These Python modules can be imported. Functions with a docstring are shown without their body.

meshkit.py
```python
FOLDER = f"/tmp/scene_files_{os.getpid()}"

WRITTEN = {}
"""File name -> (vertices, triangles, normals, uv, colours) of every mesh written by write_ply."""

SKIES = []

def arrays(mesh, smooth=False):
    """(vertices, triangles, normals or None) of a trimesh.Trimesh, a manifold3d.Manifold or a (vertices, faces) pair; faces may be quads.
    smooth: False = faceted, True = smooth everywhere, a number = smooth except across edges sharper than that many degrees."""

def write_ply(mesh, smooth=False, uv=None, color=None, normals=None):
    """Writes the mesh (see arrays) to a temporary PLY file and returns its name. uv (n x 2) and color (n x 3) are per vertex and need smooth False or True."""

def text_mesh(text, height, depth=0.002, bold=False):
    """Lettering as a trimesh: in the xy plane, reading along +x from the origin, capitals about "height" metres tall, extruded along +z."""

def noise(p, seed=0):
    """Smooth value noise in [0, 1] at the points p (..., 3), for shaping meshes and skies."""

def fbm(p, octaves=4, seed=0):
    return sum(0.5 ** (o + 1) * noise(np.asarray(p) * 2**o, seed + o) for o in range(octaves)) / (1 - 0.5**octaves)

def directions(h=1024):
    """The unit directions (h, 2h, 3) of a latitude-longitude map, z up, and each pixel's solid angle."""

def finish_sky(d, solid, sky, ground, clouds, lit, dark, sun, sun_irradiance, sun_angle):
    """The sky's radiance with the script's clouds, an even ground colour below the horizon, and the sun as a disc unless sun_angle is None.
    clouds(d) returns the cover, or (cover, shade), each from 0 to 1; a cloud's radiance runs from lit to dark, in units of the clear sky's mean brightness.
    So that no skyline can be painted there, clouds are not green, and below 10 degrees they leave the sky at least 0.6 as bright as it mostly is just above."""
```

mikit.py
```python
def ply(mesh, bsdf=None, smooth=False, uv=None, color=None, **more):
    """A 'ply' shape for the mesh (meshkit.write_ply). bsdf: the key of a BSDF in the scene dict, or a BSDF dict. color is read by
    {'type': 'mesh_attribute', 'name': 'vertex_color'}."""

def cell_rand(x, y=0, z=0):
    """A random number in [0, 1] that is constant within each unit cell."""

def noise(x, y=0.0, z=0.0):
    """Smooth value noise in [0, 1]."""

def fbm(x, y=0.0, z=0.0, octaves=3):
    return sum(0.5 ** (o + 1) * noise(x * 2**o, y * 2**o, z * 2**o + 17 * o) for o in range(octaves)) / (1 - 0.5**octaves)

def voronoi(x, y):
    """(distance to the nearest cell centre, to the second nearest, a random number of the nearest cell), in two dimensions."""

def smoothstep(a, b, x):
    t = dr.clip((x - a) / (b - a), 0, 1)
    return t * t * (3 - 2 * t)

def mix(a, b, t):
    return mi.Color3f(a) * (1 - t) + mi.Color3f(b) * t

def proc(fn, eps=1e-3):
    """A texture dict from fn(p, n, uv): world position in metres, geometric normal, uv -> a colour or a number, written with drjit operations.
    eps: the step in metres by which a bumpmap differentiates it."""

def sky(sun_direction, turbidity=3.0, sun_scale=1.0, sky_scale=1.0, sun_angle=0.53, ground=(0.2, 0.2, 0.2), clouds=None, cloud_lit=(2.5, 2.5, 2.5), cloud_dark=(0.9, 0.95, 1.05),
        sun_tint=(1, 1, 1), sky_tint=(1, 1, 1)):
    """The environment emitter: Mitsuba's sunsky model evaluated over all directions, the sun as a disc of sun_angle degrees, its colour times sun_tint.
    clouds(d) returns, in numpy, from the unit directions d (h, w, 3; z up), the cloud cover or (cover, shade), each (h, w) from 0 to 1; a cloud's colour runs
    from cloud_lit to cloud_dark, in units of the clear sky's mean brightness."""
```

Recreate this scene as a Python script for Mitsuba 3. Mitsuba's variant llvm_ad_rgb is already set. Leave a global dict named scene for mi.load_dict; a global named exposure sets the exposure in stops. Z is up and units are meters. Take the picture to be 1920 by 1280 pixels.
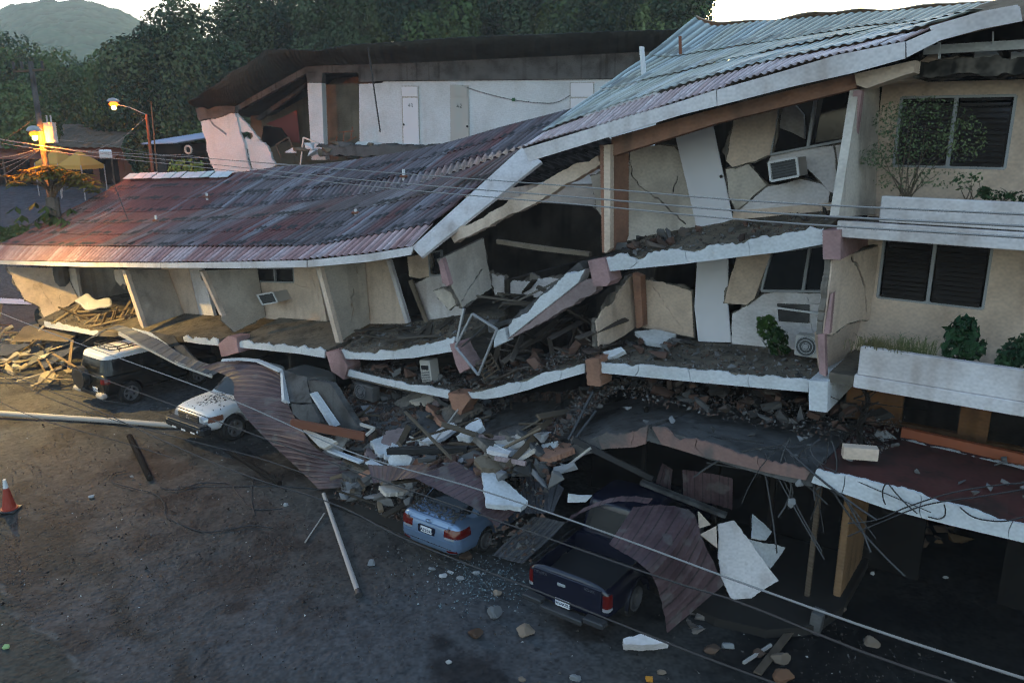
import math, random
import numpy as np, trimesh, shapely, shapely.geometry as sg, shapely.ops, manifold3d as m3
import drjit as dr, mitsuba as mi, mikit, meshkit
from scipy.spatial import ConvexHull
from mikit import noise, fbm, cell_rand, smoothstep, mix
scene, labels = {'type': 'scene'}, {}
T4 = mi.ScalarTransform4f
# ------------------------------------------------------------------ camera, sky, exposure
CAM_H, FOC, HORIZON = 9.0, 1500.0, 235.0            # metres, photo pixels (1920 wide), horizon row
PITCH = math.atan((640 - HORIZON) / FOC); SP, CP = math.sin(PITCH), math.cos(PITCH)
scene['camera'] = {'type': 'perspective', 'fov': 2 * math.degrees(math.atan(960 / FOC)), 'fov_axis': 'x', 'near_clip': 0.1, 'far_clip': 6000.0,
                   'to_world': T4().look_at(origin=[0, 0, CAM_H], target=[0, CP, CAM_H - SP], up=[0, 0, 1])}
SUN = (0.30, 0.95, 0.16)                             # dawn: the sun is still behind the trees and the hills
scene['sky'] = mikit.sky(SUN, turbidity=4.0, sun_scale=0.0, sky_scale=1.0, ground=(0.06, 0.055, 0.05), sky_tint=(0.97, 1.0, 1.10))
exposure = 4.35
YARD_LAMP = (270, 178, 50)                        # radiance of the sodium lamp beside the yard
HAZE = 0.0006
# ------------------------------------------------------------------ the building's plan: s along the facade, q behind it, z up
C0 = np.array([0, 0, CAM_H])
D = np.array([.814, -.581, 0]); D /= np.linalg.norm(D)
N = np.array([-D[1], D[0], 0])                       # away from the yard
O = np.array([6.2, 13.66, 0])
Z = np.array([0, 0, 1.])
def W(s, q, z): return O + s * D + q * N + z * Z
def ray(x, y):
    u, v = (x - 960) / FOC, (y - 640) / FOC
    return np.array([u, CP - v * SP, -SP - v * CP])
def on(pl, x, y):                                    # the place on a plane of the site that is seen at a spot of the photograph
    d = ray(x, y); return C0 + d * (((pl[0] - C0) @ pl[1]) / (d @ pl[1]))
def F(x, y, q=0.): return on((O + q * N, N), x, y)
def G(x, y, z=0.): return on((np.array([0, 0, z]), Z), x, y)
def sqz(P): return float((P - O) @ D), float((P - O) @ N), float(P[2])
def plane(a, b, c):
    n = np.cross(b - a, c - a); n /= np.linalg.norm(n)
    return (a, n if n @ (C0 - a) > 0 else -n)
WALL_Q = 1.9
def qpl(q): return (O + q * N, -N)
# ------------------------------------------------------------------ scene entries
def numbered(key):
    if key not in scene and key not in labels and not any(k.startswith(key + '__') for k in scene): return key
    i = 1
    while True:
        k = f'{key}_{i:03d}'
        if k not in scene and k not in labels and not any(x.startswith(k + '__') for x in scene): return k
        i += 1
_count = {}
def add(key, mesh, mat, smooth=False, uv=None, color=None, **more):
    i = _count.get(key, 0); _count[key] = i + 1
    k = key if i == 0 else f'{key}_{i:03d}'
    scene[k] = mikit.ply(mesh, mat, smooth=smooth, uv=uv, color=color, **more)
    return k
def thing(key, label, cat, group=None, kind=None):   # a thing whose parts follow under its key
    i = _count.get(key, 0); _count[key] = i + 1
    k = key if i == 0 else f'{key}_{i:03d}'
    labels[k] = {'label': label, 'category': cat}
    if group: labels[k]['group'] = group
    if kind: labels[k]['kind'] = kind
    return k
def one(key, mesh, mat, label, cat, group=None, kind=None, **kw):
    k = add(key, mesh, mat, **kw)
    labels[k] = {'label': label, 'category': cat}
    if group: labels[k]['group'] = group
    if kind: labels[k]['kind'] = kind
    return k
def note(key, label): labels[key] = {'label': label}; return key
def setting(key, mesh, mat, kind='structure', label=None, **kw):
    k = add(key, mesh, mat, **kw); labels[k] = {'kind': kind, 'label': label or key.replace('_', ' '), 'category': key.replace('_', ' ')}
    return k
# ------------------------------------------------------------------ mesh helpers
def cat(ms): return trimesh.util.concatenate(ms)
def frame(n, up=Z):
    n = n / np.linalg.norm(n); u = np.cross(up, n)
    if np.linalg.norm(u) < 1e-3: u = np.array([1., 0, 0])
    u /= np.linalg.norm(u); return u, np.cross(n, u), n
def jagged(pts, amp, step, seed, keep=()):
    """break an outline (n x 2) into short ragged steps; edges listed in keep stay straight"""
    r = np.random.default_rng(seed); out = []; step = min(step, .055)
    for i in range(len(pts)):
        a, b = np.array(pts[i]), np.array(pts[(i + 1) % len(pts)])
        L = np.linalg.norm(b - a); n = 1 if i in keep else max(1, int(L / step))
        nn = np.array([-(b - a)[1], (b - a)[0]]) / max(L, 1e-6)
        big = np.interp(np.arange(n + 1), np.linspace(0, n, max(2, int(L / .22) + 1)), np.r_[0, r.normal(size=max(2, int(L / .22) + 1) - 2), 0]) * amp * 1.3
        for k in range(n):
            t = (k + (r.uniform(-.35, .35) if k else 0)) / n
            out.append(a + (b - a) * t + (nn * (big[k] + r.normal() * amp * .55) if k else 0))
    return out
def crackpoly(pts, w, seed):
    r = np.random.default_rng(seed); P = [np.array(pts[0])]
    for a, b in zip(pts[:-1], pts[1:]):
        a, b = np.array(a), np.array(b); L = np.linalg.norm(b - a); n = max(1, int(L / .09))
        nn = np.array([-(b - a)[1], (b - a)[0]]) / max(L, 1e-6)
        for k in range(1, n + 1): P.append(a + (b - a) * k / n + (nn * r.normal() * .018 if k < n else 0))
    g = []
    for a, b in zip(P[:-1], P[1:]):
        g.append(sg.LineString([a, b]).buffer(w * r.uniform(.4, 1.15) / 2, cap_style=1, quad_segs=1))
    return shapely.union_all(g)
def board(P3, th, amp=0., step=.1, seed=0, keep=(), cracks=(), cw=.012, holes=(), grow=0., back=0.):
    """a flat thing with real thickness: outline of 3-D points (its face towards the yard), th deep behind it"""
    P3 = np.array(P3); c = P3.mean(0); n = np.zeros(3)
    for a, b in zip(P3, np.roll(P3, -1, 0)): n += np.cross(a - c, b - c)
    n /= np.linalg.norm(n)
    if n @ (C0 - c) < 0: n = -n
    u, v, n = frame(n)
    to2 = lambda Q: [((q - c) @ u, (q - c) @ v) for q in np.array(Q)]
    pts = to2(P3)
    if amp: pts = jagged(pts, amp, step, seed, keep)
    g = sg.Polygon(pts).buffer(0)
    if grow: g = g.buffer(grow, join_style=2)
    for h in holes: g = g.difference(sg.Polygon(to2(h)))
    for i, cr in enumerate(cracks): g = g.difference(crackpoly(to2(cr), cw, seed * 7 + i))
    ms = []
    for q in getattr(g, 'geoms', [g]):
        if q.is_empty or q.area < 2e-4 or q.geom_type != 'Polygon': continue
        q = q.simplify(.002)
        m = trimesh.creation.extrude_polygon(q, th, engine='earcut'); ms.append(m)
    m = cat(ms); V = m.vertices
    m.vertices = c + np.outer(V[:, 0], u) + np.outer(V[:, 1], v) + np.outer(V[:, 2] - th - back, n)
    return m
def hexa(a, b):
    """solid between two outlines of equal length (front a, back b)"""
    a, b = np.array(a), np.array(b); n = len(a)
    V = np.vstack([a, b]); f = []
    for i in range(1, n - 1): f += [[0, i, i + 1], [n, n + i + 1, n + i]]
    for i in range(n):
        j = (i + 1) % n; f += [[i, n + i, n + j], [i, n + j, j]]
    m = trimesh.Trimesh(V, f, process=False); m.fix_normals(); return m
def boxw(s0, s1, q0, q1, z0, z1, ch=0.):
    a = [W(s0, q0, z0), W(s1, q0, z0), W(s1, q0, z1), W(s0, q0, z1)]
    b = [W(s0, q1, z0), W(s1, q1, z0), W(s1, q1, z1), W(s0, q1, z1)]
    if ch:
        return place(rbox(s1 - s0, q1 - q0, z1 - z0, ch), W((s0 + s1) / 2, (q0 + q1) / 2, (z0 + z1) / 2), D, N, Z)
    return hexa(a, b)
def rbox(lx, ly, lz, r=.01):
    """box with chamfered edges, centred"""
    pts = []
    for sx in (-1, 1):
        for sy in (-1, 1):
            for sz in (-1, 1):
                h = np.array([sx * lx / 2, sy * ly / 2, sz * lz / 2]); e = np.array([sx, sy, sz]) * r
                for k in range(3):
                    p = h - e; p[k] = h[k]; pts.append(p)
    m = trimesh.convex.convex_hull(np.array(pts)); return m
def place(m, at, ex, ey, ez):
    m = m.copy(); V = m.vertices
    m.vertices = np.asarray(at) + np.outer(V[:, 0], ex) + np.outer(V[:, 1], ey) + np.outer(V[:, 2], ez); return m
def turned(m, at, yaw=0., pitch=0., roll=0.):
    m = m.copy(); M = trimesh.transformations.euler_matrix(roll, pitch, yaw, 'sxyz'); M[:3, 3] = at
    m.apply_transform(M); return m
def bar(a, b, w, h=None, up=Z, r=.004):
    a, b = np.asarray(a, float), np.asarray(b, float); L = np.linalg.norm(b - a); ex = (b - a) / L
    ey = np.cross(up, ex)
    if np.linalg.norm(ey) < 1e-3: ey = np.cross([1., 0, 0], ex)
    ey /= np.linalg.norm(ey)
    return place(rbox(L, w, h or w, min(r, w * .3, (h or w) * .3)), (a + b) / 2, ex, ey, np.cross(ex, ey))
def tube(pts, r, seg=8, caps=True):
    P = np.array(pts, float); n = len(P); rr = np.broadcast_to(np.asarray(r, float), n)
    t = np.gradient(P, axis=0); t /= np.linalg.norm(t, axis=1, keepdims=True) + 1e-12
    a = np.cross(t[0], [0, 0, 1.]);
    if np.linalg.norm(a) < 1e-3: a = np.cross(t[0], [1., 0, 0])
    a /= np.linalg.norm(a); V = []
    ang = np.arange(seg) * 2 * np.pi / seg
    for i in range(n):
        a = a - (a @ t[i]) * t[i]; a /= np.linalg.norm(a); b = np.cross(t[i], a)
        V.append(P[i] + rr[i] * (np.outer(np.cos(ang), a) + np.outer(np.sin(ang), b)))
    V = np.vstack(V); f = []
    for i in range(n - 1):
        for k in range(seg):
            p, q_ = i * seg + k, i * seg + (k + 1) % seg
            f += [[p, q_, q_ + seg], [p, q_ + seg, p + seg]]
    if caps:
        for k in range(1, seg - 1): f += [[0, k + 1, k], [(n - 1) * seg, (n - 1) * seg + k, (n - 1) * seg + k + 1]]
    return trimesh.Trimesh(V, f, process=False)
def spline(pts, n):
    from scipy.interpolate import CubicSpline, PchipInterpolator
    P = np.array(pts, float); t = np.r_[0, np.cumsum(np.linalg.norm(np.diff(P, axis=0), axis=1))]
    return (PchipInterpolator if len(P) > 2 else lambda a, b: (lambda x: np.stack([np.interp(x, a, b[:, k]) for k in range(b.shape[1])], 1)))(t, P)(np.linspace(0, t[-1], n))
def patch(ctrl, nu, nv):
    """smooth surface through a grid of 3-D points (rows along v, columns along u) -> (nv, nu, 3)"""
    from scipy.interpolate import PchipInterpolator
    c = np.array(ctrl, float)
    def ip(a, n, ax):
        k = a.shape[ax]; x = np.linspace(0, 1, k)
        if k == 2: return np.moveaxis(np.moveaxis(a, ax, 0)[0][None] * (1 - np.linspace(0, 1, n))[:, None, None] + np.moveaxis(a, ax, 0)[1][None] * np.linspace(0, 1, n)[:, None, None], 0, ax)
        return PchipInterpolator(x, a, axis=ax)(np.linspace(0, 1, n))
    return ip(ip(c, nv, 0), nu, 1)
def gridnormals(S):
    du, dv = np.gradient(S, axis=1), np.gradient(S, axis=0)
    n = np.cross(du, dv); n /= np.linalg.norm(n, axis=2, keepdims=True) + 1e-12
    return n
def shell(S, th, mask=None):
    """solid sheet from a grid of points: the grid and a copy th behind"""
    nv, nu = S.shape[:2]; n = gridnormals(S)
    if (n[nv // 2, nu // 2] @ (C0 - S[nv // 2, nu // 2])) < 0: n = -n
    V = np.vstack([S.reshape(-1, 3), (S - n * th).reshape(-1, 3)]); K = nu * nv; f = []
    i, j = np.meshgrid(np.arange(nv - 1), np.arange(nu - 1), indexing='ij')
    if mask is not None: k = mask[:-1, :-1]; i, j = i[k], j[k]
    a = (i * nu + j).ravel(); b, c, d = a + 1, a + nu + 1, a + nu
    f = [np.stack([a, b, c], 1), np.stack([a, c, d], 1), np.stack([a, c, b], 1) + K, np.stack([a, d, c], 1) + K]
    def rim(x):
        x = np.array(x); p, q_ = x[:-1], x[1:]; return [np.stack([p, q_, q_ + K], 1), np.stack([p, q_ + K, p + K], 1)]
    if mask is None:
        I = np.arange(K).reshape(nv, nu)
        for e in (I[0], I[-1], I[:, 0], I[:, -1]): f += rim(e)
    return trimesh.Trimesh(V, np.vstack(f), process=False)
def ribbed(ctrl, nrib, amp, th=.004, nv=14, per=6, seed=0, wob=.0, sharp=False, along='v'):
    """corrugated metal: ribs run along v (columns differ by rib phase)"""
    nu = nrib * per + 1; S = patch(ctrl, nu, nv); n = gridnormals(S)
    if (n[nv // 2, nu // 2] @ (C0 - S[nv // 2, nu // 2])) < 0: n = -n
    ph = np.linspace(0, nrib, nu) % 1.
    h = np.cos(2 * np.pi * ph) if not sharp else np.clip(1.6 - 9 * np.abs(((ph + .5) % 1) - .5), -.2, 1)
    S = S + n * (amp * h)[None, :, None]
    if wob:
        S = S + n * (wob * (meshkit.fbm(S * 1.1, 3, seed) - .5))[:, :, None]
    return S
def rock(r, size):
    m = trimesh.creation.icosphere(2, .5); V = m.vertices.copy(); o = r.uniform(0, 50, 3)
    V *= (1 + .55 * (meshkit.fbm(V * 3.2 + o, 3) - .5) + .12 * r.normal(size=len(V)))[:, None] if 0 else (1 + .6 * (meshkit.fbm(V * 3.2 + o, 3) - .5))[:, None]
    for _ in range(7):
        d = r.normal(size=3); d /= np.linalg.norm(d); h = V @ d; k = r.uniform(.24, .36); V -= np.outer(np.maximum(h - k, 0), d)
    V += .05 * (meshkit.noise(V * 14 + o)[:, None] - .5)
    m.vertices = V * np.array(size); return m
def chunk(r, size, n=11):
    pts = r.uniform(-.5, .5, (n, 3)); pts = np.sign(pts) * np.abs(pts) ** .6 * np.array(size)
    return trimesh.convex.convex_hull(pts)
# ------------------------------------------------------------------ materials
def tw(b): return {'type': 'twosided', 'b': b}
def dif(tex): return tw({'type': 'diffuse', 'reflectance': tex})
def rgb(*c): return {'type': 'rgb', 'value': list(c)}
def plaster(base, dirt, amt, sc=1.0, drip=.5):
    def fn(p, n, uv):
        a = fbm(p.x * 1.3 * sc, p.y * 1.3 * sc, p.z * 1.1 * sc, 4)
        b = noise(p.x * 26, p.y * 26, p.z * 26)
        s = noise(p.x * 5.5 * sc, p.y * 5.5 * sc, p.z * .45)
        g = smoothstep(.35, .75, a) * amt + drip * smoothstep(.55, .85, s) * amt
        c = mix(base, dirt, dr.clip(g, 0, 1))
        sp = smoothstep(.80, .90, noise(p.x * 9, p.y * 9, p.z * 9)) * .35
        return mix(c, dirt, sp * amt) * (0.88 + .24 * b)
    return mikit.proc(fn)
def mat(name, b): scene[name] = b
mat('cream', dif(plaster((.66, .52, .41), (.38, .28, .21), .55)))
mat('plaster', dif(plaster((.56, .50, .43), (.28, .24, .20), .55)))
mat('white', dif(plaster((.66, .63, .63), (.38, .32, .29), .55)))
mat('chalk', dif(plaster((.60, .62, .64), (.42, .42, .41), .35)))
mat('pink', dif(plaster((.40, .25, .245), (.20, .13, .125), .65)))
mat('orange', dif(plaster((.36, .19, .13), (.18, .11, .08), .7)))
mat('ochre', dif(plaster((.24, .145, .08), (.11, .075, .05), .7)))
mat('worn_red', dif(plaster((.24, .15, .13), (.12, .11, .105), 1.0, 1.5)))
mat('concrete', dif(plaster((.115, .112, .11), (.05, .047, .045), .8, 1.6)))
mat('stained', dif(plaster((.20, .18, .16), (.03, .03, .028), 1.1, 2.2, .9)))
mat('floor_dirt', dif(plaster((.19, .16, .125), (.085, .075, .062), .8, 1.8)))
mat('red_floor', dif(plaster((.10, .04, .035), (.045, .034, .03), .8, 1.4)))
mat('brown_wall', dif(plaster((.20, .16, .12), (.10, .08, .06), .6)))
mat('dark_room', dif(rgb(.014, .013, .012)))  # near-black: the shade of rooms, voids and openings is put into the colour
mat('blockwork', dif(plaster((.20, .175, .15), (.09, .08, .07), .9, 2.5)))
mat('soil', dif(rgb(.032, .029, .026)))
mat('near_black', dif(rgb(.022, .019, .017)))
mat('mauve', dif(plaster((.33, .25, .245), (.17, .13, .125), .7)))
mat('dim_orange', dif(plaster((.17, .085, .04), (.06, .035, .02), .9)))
mat('room_wall', dif(plaster((.10, .085, .07), (.03, .026, .022), .8)))  # interior walls darkened in colour so the voids stay black
def wood_fn(p, n, uv):
    a = noise(p.x * 3 + p.z * 2, p.y * 3, p.z * 30 + p.x * 8); b = fbm(p.x * 2, p.y * 2, p.z * 2, 2)
    return mix((.055, .042, .032), (.15, .112, .08), a * .6 + b * .5)
mat('wood', dif(mikit.proc(wood_fn)))
# corrugated roofs: uv.x counts ribs along the eave, uv.y runs 0..rows from eave to ridge (one per sheet length)
def roof_fn(c0, c1, c2, rust, rustamt, marks, hue):
    def fn(p, n, uv):
        rib, row = uv.x, uv.y
        streak = noise(rib * 1.1, row * .22, 3.); fine = noise(rib * 6, row * 7, 1.)
        big = fbm(p.x * .22 + 3, p.y * .22, 0., 3)
        c = mix(c0, c1, smoothstep(.25, .75, streak))
        c = mix(c, c2, smoothstep(.66, .80, noise(rib * .5 + 40, row * .35, 9.)) * .45)
        r = smoothstep(.34, .62, big * .6 + noise(rib * .9, row * .5, 17.) * .4 + hue(p) * .35)
        c = mix(c, rust, dr.clip(r * rustamt, 0, 1))
        # black bolt and lap marks in rows across the sheets
        fr = row - dr.floor(row); on_rib = smoothstep(.4, .62, .5 + .5 * dr.cos(2 * dr.pi * rib))
        keep = smoothstep(.35, .6, cell_rand(dr.floor(rib + .5), dr.floor(row), 11.))
        mk = smoothstep(.13, .08, dr.abs(fr - .12 - .06 * cell_rand(dr.floor(rib + .5), dr.floor(row), 2.))) * on_rib * keep * marks
        val = .5 + .5 * dr.cos(2 * dr.pi * rib)                  # rib shading painted in: valleys darker, crests brighter
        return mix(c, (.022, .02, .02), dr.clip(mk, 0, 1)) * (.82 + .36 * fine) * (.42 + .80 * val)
    return mikit.proc(fn)
def metal(tex, rough=.5, spec=.5, metallic=0.):
    return tw({'type': 'principled', 'base_color': tex, 'roughness': rough, 'specular': spec, 'metallic': metallic})
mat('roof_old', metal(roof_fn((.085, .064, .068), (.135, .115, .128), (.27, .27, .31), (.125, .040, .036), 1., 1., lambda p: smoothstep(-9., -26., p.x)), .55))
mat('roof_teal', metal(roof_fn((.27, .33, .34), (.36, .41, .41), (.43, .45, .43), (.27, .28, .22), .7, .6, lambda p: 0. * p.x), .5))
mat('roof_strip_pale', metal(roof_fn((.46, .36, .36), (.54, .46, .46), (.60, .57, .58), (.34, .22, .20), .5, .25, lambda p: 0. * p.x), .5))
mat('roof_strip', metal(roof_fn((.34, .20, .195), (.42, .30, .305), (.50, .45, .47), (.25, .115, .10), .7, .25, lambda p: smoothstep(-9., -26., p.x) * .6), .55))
def maroon_fn(p, n, uv):
    a = fbm(p.x * 1.7, p.y * 1.7, p.z * 1.7, 3); b = noise(p.x * 20, p.y * 20, p.z * 20)
    rib = smoothstep(.10, .02, dr.abs(uv.x - dr.floor(uv.x) - .5))
    c = mix((.054, .031, .035), (.094, .058, .062), smoothstep(.3, .7, a))
    c = mix(c, (.03, .022, .022), rib * .75)
    return mix(c, (.11, .10, .095), smoothstep(.60, .75, fbm(p.x * 4, p.y * 4, p.z * 4, 2)) * .6) * (.85 + .3 * b)
mat('maroon', metal(mikit.proc(maroon_fn), .5, .4))
def slate_fn(p, n, uv):
    b = noise(p.x * 20, p.y * 20, p.z * 20); rib = smoothstep(.10, .02, dr.abs(uv.x - dr.floor(uv.x) - .5))
    return mix((.055, .056, .066), (.012, .012, .014), rib * .8) * (.8 + .4 * b)
mat('slate_sheet', metal(mikit.proc(slate_fn), .5, .4))
def ground_fn(p, n, uv):
    a = fbm(p.x * .16 + 5, p.y * .16, 0., 4); b = fbm(p.x * .75, p.y * .75, 2., 4); c = noise(p.x * 9, p.y * 9); d = noise(p.x * 21, p.y * 21)
    col = mix((.062, .058, .053), (.068, .070, .074), smoothstep(.35, .65, a))
    col = mix(col, (.030, .026, .024), smoothstep(.50, .72, b) * .85)
    # oil and damp patches where cars stood
    for x, y, r in ((-10.3, 21.0, .7), (-8.3, 18.4, 1.2), (-1.3, 12.5, .42), (-.6, 11.6, .95), (6.4, 13.4, 1.7), (4.6, 13.0, 1.0), (-6.0, 19.6, .9), (-2.3, 17.2, .9), (-5.5, 13.7, .6), (-7.6, 20.6, .8)):
        dd = dr.sqrt(dr.square(p.x - x) + dr.square((p.y - y) * 1.2)) + (fbm(p.x * 1.6, p.y * 1.6, 4., 3) - .5) * 1.5 * r
        col = mix(col, (.012, .011, .012), smoothstep(r, r * .35, dd) * .8)
    # shade painted over the right of the yard below the standing wing
    right_shade = smoothstep(1.0, 5.5, p.x + (b - .5) * 3 + .15 * (14 - p.y))
    col = col * (1 - .80 * right_shade)
    # old asphalt at the near left corner, lighter seam beside it
    e = (p.x + 10.29) * .64 + (p.y - 14.22) * .77 + (noise(p.x * 3, p.y * 3) - .5) * .22
    col = mix(col, (.042, .046, .038), smoothstep(.1, -.25, e) * .8)
    col = mix(col, (.10, .10, .095), smoothstep(.10, .02, dr.abs(e + .02)) * smoothstep(.3, .6, noise(p.x * 2.5, p.y * 2.5, 8.)) * .8)
    # tyre ruts
    e2 = (p.x + 10.) * .61 + (p.y - 15.35) * .79 + (noise(p.x * .6, p.y * .6, 3.) - .5) * 1.6
    col = mix(col, (.030, .028, .024), smoothstep(.42, .1, dr.abs(e2)) * smoothstep(.25, .5, b) * .8)
    g = smoothstep(.60, .85, noise(p.x * 9 + 3, p.y * 9)) * .3
    far = smoothstep(33., 50., p.y)
    col = mix(col, (.062, .052, .046), far * .7)
    return col * (.52 + .40 * c + .52 * d - .5 * g + .15 * smoothstep(.5, .8, noise(p.x * 6.5, p.y * 6.5, 3.))) * .88
def ground_h(p, n, uv):
    return .04 * fbm(p.x * 2.2, p.y * 2.2, 0., 3) + .02 * noise(p.x * 15, p.y * 15) + .010 * noise(p.x * 34, p.y * 34)
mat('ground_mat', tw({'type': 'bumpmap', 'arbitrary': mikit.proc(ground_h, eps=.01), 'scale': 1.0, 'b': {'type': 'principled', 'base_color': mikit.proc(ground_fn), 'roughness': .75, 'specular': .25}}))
VC = {'type': 'mesh_attribute', 'name': 'vertex_color'}
mat('vcol', dif(VC))
mat('leaf', tw({'type': 'diffuse', 'reflectance': VC}))
def flat(name, c, rough=.5, spec=.5, metallic=0., **k): mat(name, tw({'type': 'principled', 'base_color': rgb(*c), 'roughness': rough, 'specular': spec, 'metallic': metallic, **k}))
flat('roof_cap', (.33, .42, .42), .5); flat('dark_metal', (.03, .03, .032), .5); flat('grey_metal', (.28, .29, .30), .45); flat('alu', (.42, .43, .45), .35, .5, .6); flat('rim_metal', (.20, .20, .21), .35, .5, .6)
flat('black_plastic', (.014, .014, .015), .5); flat('ac_case', (.40, .38, .35), .6); flat('ac_grille', (.05, .055, .06), .5)
flat('dark_glass', (.008, .009, .010), .12, .5); flat('louvre', (.05, .045, .042), .16, .9)
flat('door_white', (.64, .63, .66), .5); flat('tyre', (.012, .012, .012), .8); flat('chrome', (.6, .6, .62), .2, .5, 1.)
flat('paint_silverblue', (.17, .25, .38), .28, .6, .5, clearcoat=.8, clearcoat_gloss=.9)
flat('paint_navy', (.003, .004, .016), .28, .6, .1, clearcoat=.8, clearcoat_gloss=.9)
flat('paint_white', (.60, .60, .60), .35, .5, 0., clearcoat=.6); flat('paint_dark', (.004, .005, .005), .35, .4, 0., clearcoat=.3)
flat('red_lens', (.10, .005, .004), .15, .6); flat('clear_lens', (.35, .36, .38), .1, .7, .3); flat('plate', (.62, .63, .65), .4); flat('plate_ink', (.03, .04, .08), .5)
flat('cable', (.02, .02, .022), .6); flat('cable_pale', (.22, .22, .22), .6); flat('cone_orange', (.30, .032, .014), .6); flat('cone_white', (.6, .6, .6), .5)
flat('cloth_white', (.55, .53, .50), .9); flat('tent_yellow', (.42, .25, .05), .8); flat('blue_roof', (.26, .34, .46), .5); flat('red_curtain', (.26, .07, .06), .9)
flat('green_box', (.02, .09, .04), .6); flat('blue_tarp', (.01, .02, .09), .6); flat('tyre_white', (.5, .5, .48), .8); flat('orange_bit', (.6, .22, .03), .6)
flat('transformer', (.42, .42, .40), .5); flat('rusty', (.17, .06, .032), .8); flat('gutter_red', (.28, .075, .03), .7); flat('pvc', (.34, .315, .29), .6)
# ------------------------------------------------------------------ ground, terrain
def terrain_z(x, y):
    t = np.clip((y - 36) / 26, 0, 1); t = t * t * (3 - 2 * t)
    return 4.2 * t
def ground_mesh(xs, ys, relief):
    X, Y = np.meshgrid(xs, ys); P = np.stack([X, Y, 0 * X], -1)
    Zg = terrain_z(X, Y)
    if relief:
        Zg = Zg + .10 * (meshkit.fbm(P * .5, 3, 3) - .5) + .05 * (meshkit.fbm(P * 2.1, 3, 5) - .5)
        e = (X + 10.) * .61 + (Y - 15.35) * .79; Zg -= .05 * np.exp(-(e / .35) ** 2)
    else: Zg = Zg - .03
    V = np.stack([X, Y, Zg], -1).reshape(-1, 3); nu = len(xs); i, j = np.meshgrid(np.arange(len(ys) - 1), np.arange(nu - 1), indexing='ij')
    a = (i * nu + j).ravel(); return trimesh.Trimesh(V, np.vstack([np.stack([a, a + 1, a + nu + 1], 1), np.stack([a, a + nu + 1, a + nu], 1)]), process=False)
def axis(lo, hi, a, b, fine, coarse): return np.unique(np.round(np.r_[np.arange(lo, a, coarse), np.arange(a, b, fine), np.arange(b, hi + coarse, coarse)], 3))
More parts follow.
